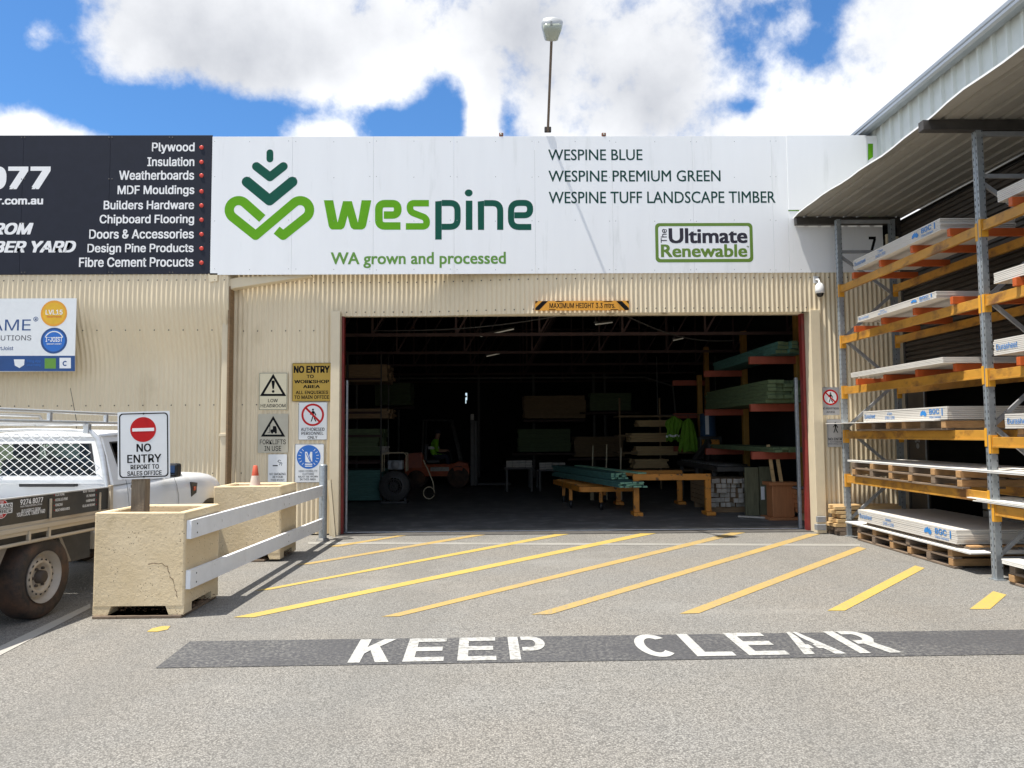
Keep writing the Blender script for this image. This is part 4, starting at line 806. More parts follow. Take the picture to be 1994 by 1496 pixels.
# ------------------------------------------------------------------ concrete planters, post sign, rails, bollard, cone
def planter(label, x0, x1, y0, y1, h, crack, soilz=.80):
    cx, cy = (x0+x1)/2, (y0+y1)/2; w, d = (x1-x0)/2, (y1-y0)/2; t = thing('concrete_planter', label, 'planter', (cx, cy, 0), 0, 'cream concrete planters')
    def rg(z, k, o=0): return [Vector((x, y, z+rnd.uniform(-.004, .004) if z > h-.02 else z)) for x, y in rrect(-(w*k-o), w*k-o, -(d*k-o), d*k-o, .018, 3)]
    b = MB(); b.loft([rg(.108, 1), rg(.3, 1), rg(.6, 1), rg(h-.008, 1), rg(h, 1, .007), rg(h, 1, .06), rg(h-.012, 1, .07), rg(.6, 1, .085)])
    for sx in (-1, 1):
        for sy_ in (-1, 1):
            fx = .135; P = [(sx*(w-.003), .03), (sx*(w-.003), .107), (sx*(w-fx-.03), .107), (sx*(w-fx), .03)]; b.prism(P, 'y', sy_*(d-.003), sy_*(d-.18))
    b.build('tub', 'concrete_tub', t)
    b = MB(); b.add([(x, y, soilz) for x, y in rrect(-w*.88, w*.88, -d*.88, d*.88, .02)], [tuple(range(28))]); b.build('soil', 'soil', t)
    b = MB()
    for q in range(6): x = rnd.uniform(-w, w*.4); b.cbb(x, x+rnd.uniform(.2, .5), -d-.005+rnd.uniform(-.015, .0), d, .001, .028, .006)
    b.build('base_timber', 'pallet', t)
    b = MB()
    for q in range(420):
        px_, py_ = (rnd.uniform(-w*.55, w*.55), rnd.uniform(-d+.02, d)) if q < 260 else (rnd.uniform(w-.16, w+.015), rnd.uniform(-d*.5, d*.6)); z = .03+rnd.random()**2*.05; a = rnd.random()*6.3; l = rnd.uniform(.015, .04)
        b.add([(px_, py_, z), (px_+l*math.cos(a), py_+l*math.sin(a), z+.01), (px_+l*.6*math.cos(a+.7), py_+l*.6*math.sin(a+.7), z+.012)], [(0, 1, 2)])
    b.build('leaf_litter', 'soil', t)
    if crack:
        b = MB(); yk = lambda z: -d-.002
        pts = [(.08, .47), (.13, .478), (.17, .474), (.20, .478), (.225, .455), (.25, .45), (.255, .41), (.275, .385), (.27, .36), (.30, .335), (.312, .29), (.318, .25), (.335, .225), (.33, .20), (.345, .18)]
        for (xa, za), (xb, zb) in zip(pts, pts[1:]): b.add([(xa, yk(za), za-.003), (xb, yk(zb), zb-.0015), (xb+.004*abs(math.sin(xb*80)), yk(zb), zb+.0015+.003*abs(math.sin(xb*55))), (xa+.004*abs(math.sin(xa*80)), yk(za), za+.0015+.003*abs(math.sin(xa*55)))], [(0, 1, 2, 3)])
        b.build('crack', 'soil', t)
    return t
planter('nearer cream concrete planter holding the no entry sign post', -3.61, -2.805, 6.95, 7.78, .925, True)
planter('farther cream concrete planter with a traffic cone on its soil', -3.67, -2.815, 9.95, 10.72, .955, False, .88)
cnp = thing('traffic_cone', 'faded red and white traffic cone standing in the farther planter', 'cone', (-3.27, 10.35, .88))
b = MB(); b.lathe([(.045, .19), (.028, .318), (.02, .324), (0, .325)], (0, 0, 0), 'z', 24); b.build('top', 'cone_red', cnp)
b = MB(); b.lathe([(.076, .03), (.0452, .19)], (0, 0, 0), 'z', 24); b.build('band', 'cone_white', cnp)
b = MB(); b.cbb(-.12, .12, -.12, .12, .0, .03, .012); b.build('base', 'cone_red', cnp)
ns = thing('no_entry_sign', 'white no entry sign with red disc on a square timber post', 'sign', (-3.40, 7.36, .78))
b = MB(); b.cbb(-.066, .066, -.05, .06, 0, .99, .008); b.build('post', 'grey_wood', ns)
pn = bpy.data.objects.new('sign_panel', None)
C_ = onY(280, 867, 7.29); W2, H2 = .236, .315
b = MB(); b.prism(rrect(-W2, W2, -H2, H2, .012, 3), 'y', 0, .004); sp = b.build('panel', 'sign_white', ns, C_-Vector((-3.40, 7.36, .78))); bpy.data.objects.remove(pn)
sp.rotation_euler = (math.radians(1), math.radians(-1.3), math.radians(4))
ringshape(sp, 'border', 'ink', rrect(-W2+.014, W2-.014, -H2+.014, H2-.014, .035), rrect(-W2+.025, W2-.025, -H2+.025, H2-.025, .028), -.003)
shape(sp, 'disc', 'red_sign', [disc(-.005, .146, .117, 40)], -.003); shape(sp, 'bar', 'letter_white', [rrect(-.103, .095, .130, .160, .003)], -.006)
for s, a, c_, z0, z1, o in [('NO', -.066, .066, -.062, .014, .02), ('ENTRY', -.15, .158, -.163, -.087, .016), ('REPORT TO', -.12, .136, -.224, -.181, .022), ('SALES OFFICE', -.15, .16, -.283, -.24, .022)]: text(s, sp, a, c_, z0, z1, -.003, 'ink', off=o)
b = MB()
for z in (.295, -.295): b.lathe([(.009, 0), (.009, -.006), (0, -.008)], (.0, 0, z), 'y', 8)
b.build('bolt', 'ink', sp)
rf = thing('rail_fence', 'two white painted timber rails from the nearer planter to the bollard', 'fence', (-2.815, 7, 0))
for za, zb, nm in ((.768, .752, 'rail'), (.328, .25, 'rail')):
    b = MB(); b.bar((.033, -.03, za), (.075, 4.88, zb), .042, .162); ra = b.build(nm, 'white_rail', rf)
    b = MB()
    for yy in (.10, 3.05, 4.8):
        for dz in (-.04, .04): b.lathe([(.008, 0), (.007, .003), (0, .004)], (.055+.008*yy, yy, za+(zb-za)*yy/4.9+dz), 'x', 8)
    b.build('bolts', 'steel_dark', ra)
bo = thing('bollard', 'grey galvanised pipe bollard beside the left door jamb', 'bollard', (-2.735, 11.95, 0))
b = MB(); b.lathe([(.062, 0), (.062, 1.13), (.058, 1.145), (.03, 1.15), (0, 1.151)], (0, 0, 0), 'z', 24); b.build('pipe', 'galv', bo)
b = MB(); b.lathe([(.1, .001), (.09, .02), (.062, .035)], (0, 0, 0), 'z', 20); b.build('footing', 'floor', bo)
bs = thing('jamb_flashing', 'pale slanted cream flashing strip leaning behind the bollard', 'plank', (-2.60, 12.1, 0))
b = MB(); b.bar((-.09, .08, .9), (.01, .0, .02), .05, .07); b.build('plank', 'cream_flat', bs)  # a strip of cream flashing, modelled as a slanted bar

# ------------------------------------------------------------------ tray-back utility vehicle
UH = math.radians(-5.0); UO = Vector((-4.957, 6.936, 0))
ut = thing('utility_truck', 'white tray back utility truck with black side banner and mesh headboard', 'utility truck', UO, UH)
URot = Matrix.Rotation(UH, 3, 'Z')
def uloc(px, py, xl):          # pixel -> the truck's own (y, z) on its side plane x = xl
    n = URot @ Vector((1, 0, 0)); p0 = UO + n*xl; d = ray(px, py); o = Vector((0, 0, H)); t = (p0-o).dot(n)/d.dot(n); q = URot.transposed() @ (o+d*t-UO); return q.y, q.z
def wheel(x, y, dual=False):
    s = 1 if x > 0 else -1
    b = MB(); b.lathe([(.225, -.10), (.30, -.118), (.345, -.105), (.362, -.07), (.364, 0), (.362, .07), (.345, .105), (.30, .118), (.225, .10)], (x, y, .362), 'x', 40); w_ = b.build('tyre', 'tyre', ut); w_.name = 'wheel'
    f = x+s*.085; b = MB(); b.lathe([(.228, s*.03), (.225, s*.018), (.205, s*.0), (.195, -s*.05), (.178, -s*.055), (.165, -s*.012), (.13, s*.004), (.115, -s*.01), (.1, -s*.03), (.06, -s*.03)], (f, y, .362), 'x', 40); b.build('rim', 'rim', w_)
    b = MB(); b.lathe([(.06, -s*.03), (.055, s*.02), (.03, s*.03), (0, s*.031)], (f, y, .362), 'x', 20)
    for k in range(6): a = k*PI/3; b.lathe([(.012, -s*.03), (.012, -s*.008), (0, -s*.006)], (f, y+.082*math.cos(a), .362+.082*math.sin(a)), 'x', 8)
    b.build('hub', 'hub', w_)
    b = MB()
    for k in range(16):
        a = k*PI/8; X = f-s*.004+s*.0; b.add([(X-s*.002+s*.003, y+.148*math.cos(a)+.015*math.cos(t*.63), .362+.148*math.sin(a)+.013*math.sin(t*.63)) for t in range(10)], [tuple(range(10))])
    b.build('vent_holes', 'slot', w_)
for x in (.775, -.775):
    for y in (.14, 3.22): wheel(x, y)
# tray
b = MB(); b.bb(-.90, .90, -1.2, 1.06, .88, .915)
for k in range(8): b.bb(-.89+k*.225, -.89+k*.225+.19, -1.19, 1.05, .915, .922)
b.build('tray_floor', 'alloy_paint', ut)
def side(xs_, nm):
    b = MB(); b.cbb(0, 2.24, -.0, .028, 0, .215, .006) if False else None
    return b
y0_, _ = uloc(-190, 1000, .905); 
sb = MB(); sb.cbb(-1.17, 1.055, -.0, .03, .875, 1.085, .005); so_ = sb.build('side_board', 'banner', ut, (.905, 0, 0)); so_.rotation_euler = (0, 0, PI/2)
sb = MB(); sb.cbb(-1.17, 1.055, -.003, .04, 1.085, 1.097, .004); sb.build('top_rail', 'alloy', so_)
def ub(px, py): return uloc(px, py, .907)
def ut_text(s, x0, y0, x1, y1, m='letter_white', o=.02, **k):
    a = ub(x0, (y0+y1)/2)[0]; c = ub(x1, (y0+y1)/2)[0]; mid = (x0+x1)/2; return text(s, so_, a, c, ub(mid, y1)[1], ub(mid, y0)[1], -.003, m, off=o, **k)
ut_text('9274 8077', 40, 970.5, 84, 981, o=.025); ut_text('www.midlandtimber.com.au', 40, 981.5, 82, 986, o=.0); ut_text('BUY DIRECT FROM', 42, 990, 79, 996, o=.015, shear=.2); ut_text('YOUR LOCAL TIMBER YARD', 33, 995, 88, 1003, o=.015, shear=.2)
for s, x1, yc in (('CCA PINE', 126, 963), ('H3 BLUE PINE', 132, 972.5), ('FENCING', 122, 983), ('WEATHERBOARDS', 136, 992)): ut_text(s, 108, yc-2.6, x1, yc+2.6, o=.015)
for s, x0, yc in (('ROOF TRUSSES', 162, 956), ('PLYWOOD', 169, 965), ('HARDWARE', 168, 974.5), ('GLULAM BEAMS', 161, 984)): ut_text(s, x0, yc-2.4, 185, yc+2.4, o=.015)
b = MB()
for px, ys_ in ((105.5, (964, 974, 984.5, 994)), (187.5, (954.5, 964, 973.5, 982.5))):
    for yy in ys_: u, v = ub(px, yy); b.flat(disc(u, v, .006, 10), -.003)
b.build('red_dots', 'red_sign', so_)
u, v = ub(3, 991.5); R0 = .075
ringshape(so_, 'logo_ring', 'letter_white', disc(u, v, R0*1.05, 36), disc(u, v, R0, 36), -.003); ringshape(so_, 'logo_ring', 'red_sign', disc(u, v, R0, 36), disc(u, v, R0*.62, 36), -.003); shape(so_, 'logo_face', 'letter_white', [disc(u, v, R0*.62)], -.003)
shape(so_, 'logo_plate', 'letter_white', [rrect(u-.125, u+.125, v-.042, v+.042, .004)], -.006); shape(so_, 'logo_plate', 'banner', [rrect(u-.12, u+.12, v-.003, v+.003, .001)], -.009)
text('MIDLAND', so_, u-.115, u+.115, v+.007, v+.036, -.009, 'banner', off=.02); text('TIMBER', so_, u-.115, u+.115, v-.036, v-.007, -.009, 'banner', off=.02)
text('THE', so_, u-.022, u+.022, v+.05, v+.066, -.009, 'letter_white', off=.02); text('CO', so_, u-.016, u+.016, v-.066, v-.05, -.009, 'letter_white', off=.02)
for px in (97, 193):
    u = ub(px, 985)[0]; b = MB(); b.cbb(u-.012, u+.012, -.016, -.002, .87, 1.05, .004); b.lathe([(.006, -.016), (.006, -.02), (0, -.021)], (u, 0, 1.02), 'y', 8); b.lathe([(.006, -.016), (.006, -.02), (0, -.021)], (u, 0, .90), 'y', 8); b.build('hinge_strap', 'tray_cream', so_)
b = MB(); b.cbb(-.905, .905, -1.17, 1.06, .765, .875, .008); b.cbb(.905, .925, -1.17, 1.06, .80, .84, .005); b.build('coaming', 'tray_cream', ut)
b = MB(); b.tube([(.90, -1.15, .70), (.90, 1.0, .70)], .016, 8)
for u in (-.9, -.1, ub(97, 1010)[0], .95): b.cbb(.885, .915, u-.014, u+.014, .69, .80, .004)
b.build('rope_rail', 'tray_cream', ut)
b = MB(); b.cbb(-.93, -.90, -1.17, 1.055, .875, 1.085, .005); b.build('side_board', 'alloy_paint', ut)
b = MB(); b.cbb(-.90, .90, -1.20, -1.17, .875, 1.085, .005); b.build('tail_board', 'alloy_paint', ut)
b = MB(); b.cbb(.90, .935, 1.03, 1.075, .80, 1.11, .006); b.tube([(.93, 1.02, 1.05), (.955, .99, 1.0), (.95, 1.0, .9), (.93, 1.03, .86)], .006, 6); b.build('corner_latch', 'tray_cream', ut)
b = MB(); b.bb(-.45, -.35, -1.0, 3.9, .48, .62); b.bb(.35, .45, -1.0, 3.9, .48, .62); b.bb(-.8, .8, .08, .20, .30, .42); b.bb(-.75, .75, .3, 1.0, .40, .70); b.bb(-.85, .85, -1.1, 1.05, .70, .765); b.build('chassis', 'steel_dark', ut)
b = MB(); b.prism([(-1.0, .70), (-.30, .70), (-.44, .46), (-1.0, .42)], 'x', .60, .87); b.prism([(.33, .70), (.37, .70), (.53, .44), (.49, .44)], 'x', .60, .87); b.build('mudguard', 'guard', ut)
b = MB(); b.cbb(.62, .88, -.56, -.545, .10, .44, .004); b.build('mudflap', 'mudflap', ut)
# headboard and ladder rack
b = MB(); zb_, zt_ = 1.155, 1.665
for s_ in (-1, 1): b.tube([(s_*.88, 1.06, .90), (s_*.875, 1.06, 1.12), (s_*.80, 1.09, 1.40), (s_*.735, 1.10, 1.58), (s_*.66, 1.10, 1.655)], [.028, .03, .03, .028, .024], 10)
b.tube([(-.66, 1.10, 1.655), (-.35, 1.10, 1.672), (0, 1.10, 1.678), (.35, 1.10, 1.672), (.66, 1.10, 1.655)], .018, 8); b.cbb(-.87, .87, 1.045, 1.085, 1.125, 1.165, .006); b.build('headboard_frame', 'alloy', ut)
b = MB(); dx, dz = .108, .078
for r_ in range(7):
    z = 1.165+r_*dz; pts = [[], []]; k = 0; x = -.84
    while x <= .84:
        for q in (0, 1):
            zz = z+(dz/2 if (k+q) % 2 else 0)+(dz/2 if q == 0 else 0)*0
            pts[q].append((x, 1.07+.03*(zz-1.16)/.5, z+(dz/2)*(1 if (k % 2) == q else 0)+(dz/2 if q else 0)*1))
        x += dx/2; k += 1
    for q in (0, 1):
        seg = [p for p in pts[q] if abs(p[0]) < .86-.30*max(0, (p[2]-1.15))/.5 and p[2] < 1.66]
        if len(seg) > 2: b.tube(seg, .0038, 5)
b.build('mesh_screen', 'alloy_paint', ut)
b = MB(); X = .60
b.tube([(X, -1.1, 1.845), (X, 2.02, 1.845), (X, 2.08, 1.835), (X, 2.12, 1.80), (X, 2.16, 1.745)], .017, 10); b.tube([(X, -1.1, 1.745), (X, 2.16, 1.745)], .019, 10)
for y in (-.6, .55, 1.45): b.cbb(X-.018, X+.018, y-.02, y+.02, 1.745, 1.845, .006)
b.tube([(-X, -1.1, 1.745), (-X, 2.16, 1.745)], .019, 10); b.tube([(-X, -1.1, 1.845), (-X, 2.08, 1.845), (-X, 2.16, 1.745)], .017, 10)
for y in (.9, 2.0): b.tube([(-X, y, 1.742), (X, y, 1.742)], .019, 8)
for s_ in (-1, 1): b.cbb(s_*.62-.03, s_*.62+.03, 1.07, 1.13, 1.63, 1.735, .008)
for s_ in (-1, 1): b.tube([(s_*X, -1.08, 1.745), (s_*.8, -1.12, 1.1)], .02, 8)
b.build('ladder_rack', 'alloy', ut)
# cab
b = MB(); rings = []
for y, hw, zt, zb2 in [(1.17, .86, 1.10, .62), (1.20, .89, 1.13, .45), (2.2, .915, 1.14, .42), (2.6, .92, 1.145, .42), (2.95, .925, 1.14, .45), (3.3, .925, 1.12, .50), (3.55, .90, 1.06, .50), (3.78, .83, .98, .48), (3.95, .70, .88, .50), (4.02, .5, .76, .55)]:
    P = [(-hw*.94, zb2), (-hw, zb2+.12), (-hw, zt-.18), (-hw*.985, zt-.08), (-hw*.93, zt-.02), (-hw*.8, zt+.005), (-hw*.4, zt+.02), (0, zt+.025)]; P += [(-p[0], p[1]) for p in P[-2::-1]]; rings.append([Vector((x, y, z)) for x, z in P])
b.loft(rings, True, True); bd = b.build('body', 'ute_white', ut)
WR, WF, TR, TF = [(-.86, 1.20, 1.10), (.86, 1.20, 1.10)], [(-.86, 2.62, 1.13), (.86, 2.62, 1.13)], [(-.66, 1.30, 1.60), (.66, 1.30, 1.60)], [(-.64, 2.0, 1.63), (.64, 2.0, 1.63)]
def winframe(q, ins, nm):
    q = [Vector(p) for p in q]; c = lambda u, v: (q[0]*(1-u)+q[1]*u)*(1-v)+(q[3]*(1-u)+q[2]*u)*v
    u0_, u1_, v0_, v1_ = ins; o_ = [c(0, 0), c(1, 0), c(1, 1), c(0, 1)]; i_ = [c(u0_, v0_), c(u1_, v0_), c(u1_, v1_), c(u0_, v1_)]
    b = MB(); b.add(o_+i_, [(k, (k+1) % 4, 4+(k+1) % 4, 4+k) for k in range(4)]); fr_ = b.build('window_frame', 'ute_white', ut)
    n_ = (q[1]-q[0]).cross(q[3]-q[0]).normalized(); cc = (q[0]+q[2])/2
    if n_.dot(cc-Vector((0, 1.9, 1.3))) < 0: n_ = -n_
    b = MB(); b.add([p-n_*.008 for p in i_], [(0, 1, 2, 3)]); b.build('pane', 'glass', fr_)
    g_ = .02; gi = [p+(sum(i_, Vector())/4-p).normalized()*.03 for p in i_]; b = MB(); b.add([p+n_*.003 for p in i_+gi], [(k, (k+1) % 4, 4+(k+1) % 4, 4+k) for k in range(4)]); b.build('seal', 'plastic', fr_)
winframe([WR[0], WR[1], TR[1], TR[0]], (.10, .90, .2, .86), 'rear'); winframe([WR[1], WF[1], TF[1], TR[1]], (.12, .78, .08, .88), 'r'); winframe([WR[0], WF[0], TF[0], TR[0]], (.12, .78, .08, .88), 'l'); winframe([WF[0], WF[1], TF[1], TF[0]], (.05, .95, .06, .92), 'f')
def rr_(y, hw, z): return [Vector((x, y, zz)) for x, zz in [(-hw, z), (-hw*.97, z+.02), (-hw*.8, z+.045), (0, z+.06), (hw*.8, z+.045), (hw*.97, z+.02), (hw, z)]]
b = MB(); b.loft([[Vector((v.x*.9, 1.285, 1.60)) for v in rr_(0, .66, 0)], rr_(1.29, .665, 1.598), rr_(1.5, .668, 1.61), rr_(1.8, .66, 1.625), rr_(2.0, .645, 1.625), [Vector((v.x*.9, 2.08, 1.62+.3*v.z)) for v in rr_(0, .64, 0)]], True, True); b.build('roof', 'ute_white', ut)
for x in (-.38, .38):
    b = MB(); b.cbb(x-.24, x+.24, 1.50, 1.66, .8, 1.36, .05); b.cbb(x-.13, x+.13, 1.53, 1.63, 1.37, 1.53, .04); b.cbb(x-.25, x+.25, 1.6, 2.1, .7, .9, .05); b.build('seat', 'seat', ut)
b = MB(); b.cbb(-.8, .8, 2.35, 2.7, .9, 1.16, .05); b.lathe([(.18, -.012), (.195, 0), (.18, .012)], (.38, 2.25, 1.12), 'y', 24); b.build('dashboard', 'plastic', ut)
b = MB(); b.cbb(-.1, .5, 1.10, 1.165, 1.09, 1.13, .01); b.build('rear_louvre', 'plastic', ut)
mr = MB(); mr.cbb(.90, 1.07, 2.08, 2.20, 1.13, 1.29, .055); mo = mr.build('wing_mirror', 'plastic', ut); mr = MB(); mr.bb(.935, 1.045, 2.077, 2.079, 1.16, 1.265); mr.build('glass', 'mirror_glass', mo)
ha, hz = uloc(258, 947, .93); hb, _ = uloc(274, 947, .93); hd = MB(); hd.tube([(.91, ha, hz), (.94, ha+.02, hz), (.94, hb-.02, hz), (.91, hb, hz)], .016, 8); hd.build('door_handle', 'plastic', ut)
b = MB(); P = [(2.72, .86), (2.70, 1.04), (2.86, 1.02), (2.84, .90)]; b.prism(P, 'x', .915, .931); fv = b.build('fender_vent', 'plastic', ut); b = MB(); b.cbb(.928, .936, 2.76, 2.82, .93, .98, .004); b.build('indicator', 'amber', fv)
b = MB(); b.lathe([(.44, .0), (.40, .015), (.0, .016)], (.912, 3.22, .40), 'x', 36); b.build('wheel_arch', 'plastic', ut)
b = MB()
for pl_ in ([(243, 930), (247, 950), (250, 980), (251, 1000)], [(336, 925), (343, 945), (347, 965), (347, 1000)]):
    q_ = [uloc(px, py, .92) for px, py in pl_]
    for (ya, za), (yb2, zb3) in zip(q_, q_[1:]):
        xa, xb = [.9175+.008*(1 if z < .95 else (1.14-z)/.19) if z < .95 else .918-.03*max(0, (z-.97)/.15) for z in (za, zb3)]
        b.add([(.927, ya-.004, za), (.927, ya+.004, za), (.927, yb2+.004, zb3), (.927, yb2-.004, zb3)], [(0, 1, 2, 3)])
b.build('door_gap', 'slot', ut)
b = MB(); q0 = URot.transposed() @ (onY(149, 820, 9.7)-UO); q1 = URot.transposed() @ (onY(137, 756, 9.7)-UO); b.tube([q0-Vector((0, 0, .75)), q0, q1], [.006, .004, .003], 6); b.build('antenna', 'plastic', ut)

# ------------------------------------------------------------------ inside the warehouse
def pack(name, label, x0, x1, y0, y1, z0, z1, nz, m, endm=None, along='x', group='timber packs in the warehouse', rows=None, rz=0, jit=.04):
    """a strapped pack of sawn boards lying along local x (or y)"""
    t = thing(name, label, 'timber', ((x0+x1)/2, (y0+y1)/2, z0), rz, group); lx, ly, h = (x1-x0)/2, (y1-y0)/2, z1-z0; dz = h/nz; nw = rows or 5
    b = MB(); e = MB()
    for k in range(nz):
        for j in range(nw):
            o = rnd.uniform(-jit, jit); o2 = rnd.uniform(-jit, jit)
            if along == 'x': w = 2*ly/nw; b.bb(-lx+o2, lx+o, -ly+j*w, -ly+(j+1)*w-.004, k*dz, (k+1)*dz-.004); e.bb(lx+o-.001, lx+o+.002, -ly+j*w+.002, -ly+(j+1)*w-.006, k*dz+.002, (k+1)*dz-.006)
            else: w = 2*lx/nw; b.bb(-lx+j*w, -lx+(j+1)*w-.004, -ly+o, ly+o2, k*dz, (k+1)*dz-.004); e.bb(-lx+j*w+.002, -lx+(j+1)*w-.006, -ly+o-.002, -ly+o+.001, k*dz+.002, (k+1)*dz-.006)
    b.build('boards', m, t)
    if endm: e.build('board_ends', endm, t)
    return t
def gz(px, py, z=0): return onZ(px, py, z)
# left rack with its packs
lr = thing('steel_rack', 'dark steel rack holding green timber packs inside the left jamb', 'rack', (-3.6, 18.9, 0))
b = MB()
for y in (18.4, 19.6): b.bar((-.05, y-18.9, 0), (-.05, y-18.9, 3.6), .05, .05); b.bar((.75, y-18.9, 0), (.75, y-18.9, 3.6), .03, .03)
b.build('upright', 'steel_dark', lr); b = MB()
for z in (.92, 1.55, 2.1, 2.9): b.bb(-.7, .75, -.6, -.54, z, z+.05); b.bb(-.7, .75, .7, .76, z, z+.05)
b.build('shelf_beam', 'truss', lr)
def lz(y, Y=18.9): return H+(846-y)/F*Y
for lab, xr, ya, yb, nz, m in [('teal timber pack on the floor inside the left jamb', 742, 972, 914, 12, 'teal_timber'), ('grey green timber pack on the shelf above the teal pack', 738, 886, 834, 6, 'green_timber'), ('thin brown board layer above the green pack at left', 756, 814, 795, 4, 'brown_timber'), ('brown timber pack highest on the left rack', 752, 742, 709, 5, 'brown_timber')]:
    X = onY(xr, 900, 18.4).x; pack('timber_pack', lab, -4.3, X, 18.4, 19.7, max(.03, lz(ya, 18.4)), lz(yb, 18.4), nz, m, None, 'x', 'timber packs on the left rack')
X = onY(754, 900, 18.6).x; pack('timber_pack', 'short pale board bundle beside the grey green pack', X-.9, X, 18.45, 18.9, lz(884, 18.6), lz(868, 18.6), 4, 'pale_end', None, 'x', 'timber packs on the left rack')
# drum fan
fan = thing('drum_fan', 'round grey drum fan with a tube frame engine on top', 'fan', (-2.50, 18.3, 0))
b = MB(); b.lathe([(.20, -.22), (.34, -.20), (.36, -.16), (.36, .16), (.34, .2), (.2, .22)], (0, 0, .40), 'y', 32); b.build('drum', 'drum', fan)
b = MB()
for r_ in (.08, .16, .24, .31): b.lathe([(r_, -.225), (r_+.012, -.23), (r_+.012, -.22), (r_, -.225)], (0, 0, .40), 'y', 28)
for k in range(8): a = k*PI/8; b.bar((-.33*math.cos(a), -.226, .4-.33*math.sin(a)), (.33*math.cos(a), -.226, .4+.33*math.sin(a)), .012, .012)
b.build('grille', 'steel_dark', fan)
b = MB(); b.cbb(-.3, .3, -.2, .2, 0, .05, .01); b.bar((-.25, 0, .03), (-.2, 0, .2), .05, .05); b.bar((.25, 0, .03), (.2, 0, .2), .05, .05); b.build('base', 'drum', fan)
b = MB(); b.cbb(-.16, .2, -.15, .15, .78, 1.0, .03); b.lathe([(.0, -.19), (.1, -.19), (.1, -.15)], (.02, 0, .9), 'y', 18); b.build('engine', 'galv_dull', fan)
b = MB(); b.tube([(-.28, -.16, .74), (-.28, -.16, 1.14), (-.22, -.16, 1.18), (.22, -.16, 1.18), (.28, -.16, 1.12), (.28, -.16, .74)], .014, 8); b.tube([(-.28, .16, .74), (-.28, .16, 1.16), (.28, .16, 1.16), (.28, .16, .74)], .014, 8); b.build('tube_frame', 'hose', fan)
hs = thing('hose_loop', 'cream hose loop hanging down by the drum fan', 'hose', (-1.85, 18.4, 0))
b = MB(); b.tube([(.0, 0, 1.0), (.12, 0, .75), (.24, 0, .45), (.26, 0, .25)] + [(.14+.13*math.cos(t), -.02, .22+.14*math.sin(t)) for t in [k*PI/10 for k in range(0, 20)]], .014, 6); b.build('hose', 'hose', hs)
# forklift with its driver
fo = thing('forklift', 'orange forklift with a black overhead guard parked at the back', 'forklift', (-1.9, 23.6, .006))
b = MB(); b.loft([[Vector((x, y, z)) for y, z in [(-.5, .35), (-.55, .6), (-.5, zt), (.5, zt), (.55, .6), (.5, .35)]] for x, zt in [(-.98, .85), (-.9, 1.02), (-.45, 1.05), (-.38, .70), (.45, .70), (.62, .78), (.9, .72), (.95, .5)]]); b.build('body', 'fork_orange', fo)
b = MB(); b.cbb(-.2, .35, -.56, -.54, .50, .62, .004); b.build('name_plate', 'pale_end', fo)
b = MB()
for y in (-.45, .45): b.tube([(-.45, y, 1.0), (-.42, y, 2.02), (.40, y, 2.02), (.68, y, .80)], .035, 8)
for k in range(5): x = -.38+k*.18; b.bar((x, -.45, 2.02), (x, .45, 2.02), .04, .03)
b.build('overhead_guard', 'steel_dark', fo)
b = MB()
for y in (-.32, .32): b.cbb(.98, 1.1, y-.05, y+.05, .05, 2.15, .01); b.cbb(1.1, 1.18, y-.04, y+.04, .05, 2.0, .01)
b.cbb(1.0, 1.16, -.3, .3, .3, .42, .01); b.cbb(1.0, 1.16, -.3, .3, 1.85, 1.95, .01); b.build('mast', 'steel_dark', fo)
b = MB(); b.cbb(.99, 1.09, -.38, -.26, 2.02, 2.2, .01); b.build('mast_tag', 'pale_end', fo)
for y in (-.25, .25): b = MB(); b.cbb(1.2, 2.2, y-.06, y+.06, .06, .10, .01); b.build('fork', 'steel_dark', fo)
for x, r_ in ((-.62, .27), (.62, .33)):
    for y in (-.46, .46):
        b = MB(); b.lathe([(.0, -.09), (r_*.55, -.1), (r_*.62, -.07), (r_*.95, -.09), (r_, -.05), (r_, .05), (r_*.95, .09), (0, .09)], (x, y, r_), 'y', 28); w_ = b.build('wheel', 'tyre', fo)
b = MB(); b.cbb(-.36, .05, -.25, .25, .72, .84, .03); b.cbb(-.42, -.32, -.25, .25, .8, 1.3, .03); b.build('seat', 'plastic', fo)
b = MB(); b.tube([(.42, 0, .75), (.34, 0, 1.08)], .02, 8); b.lathe([(.15, 0), (.165, .012), (.15, .024)], (.32, 0, 1.09), 'z', 20); b.build('steering_wheel', 'plastic', fo)
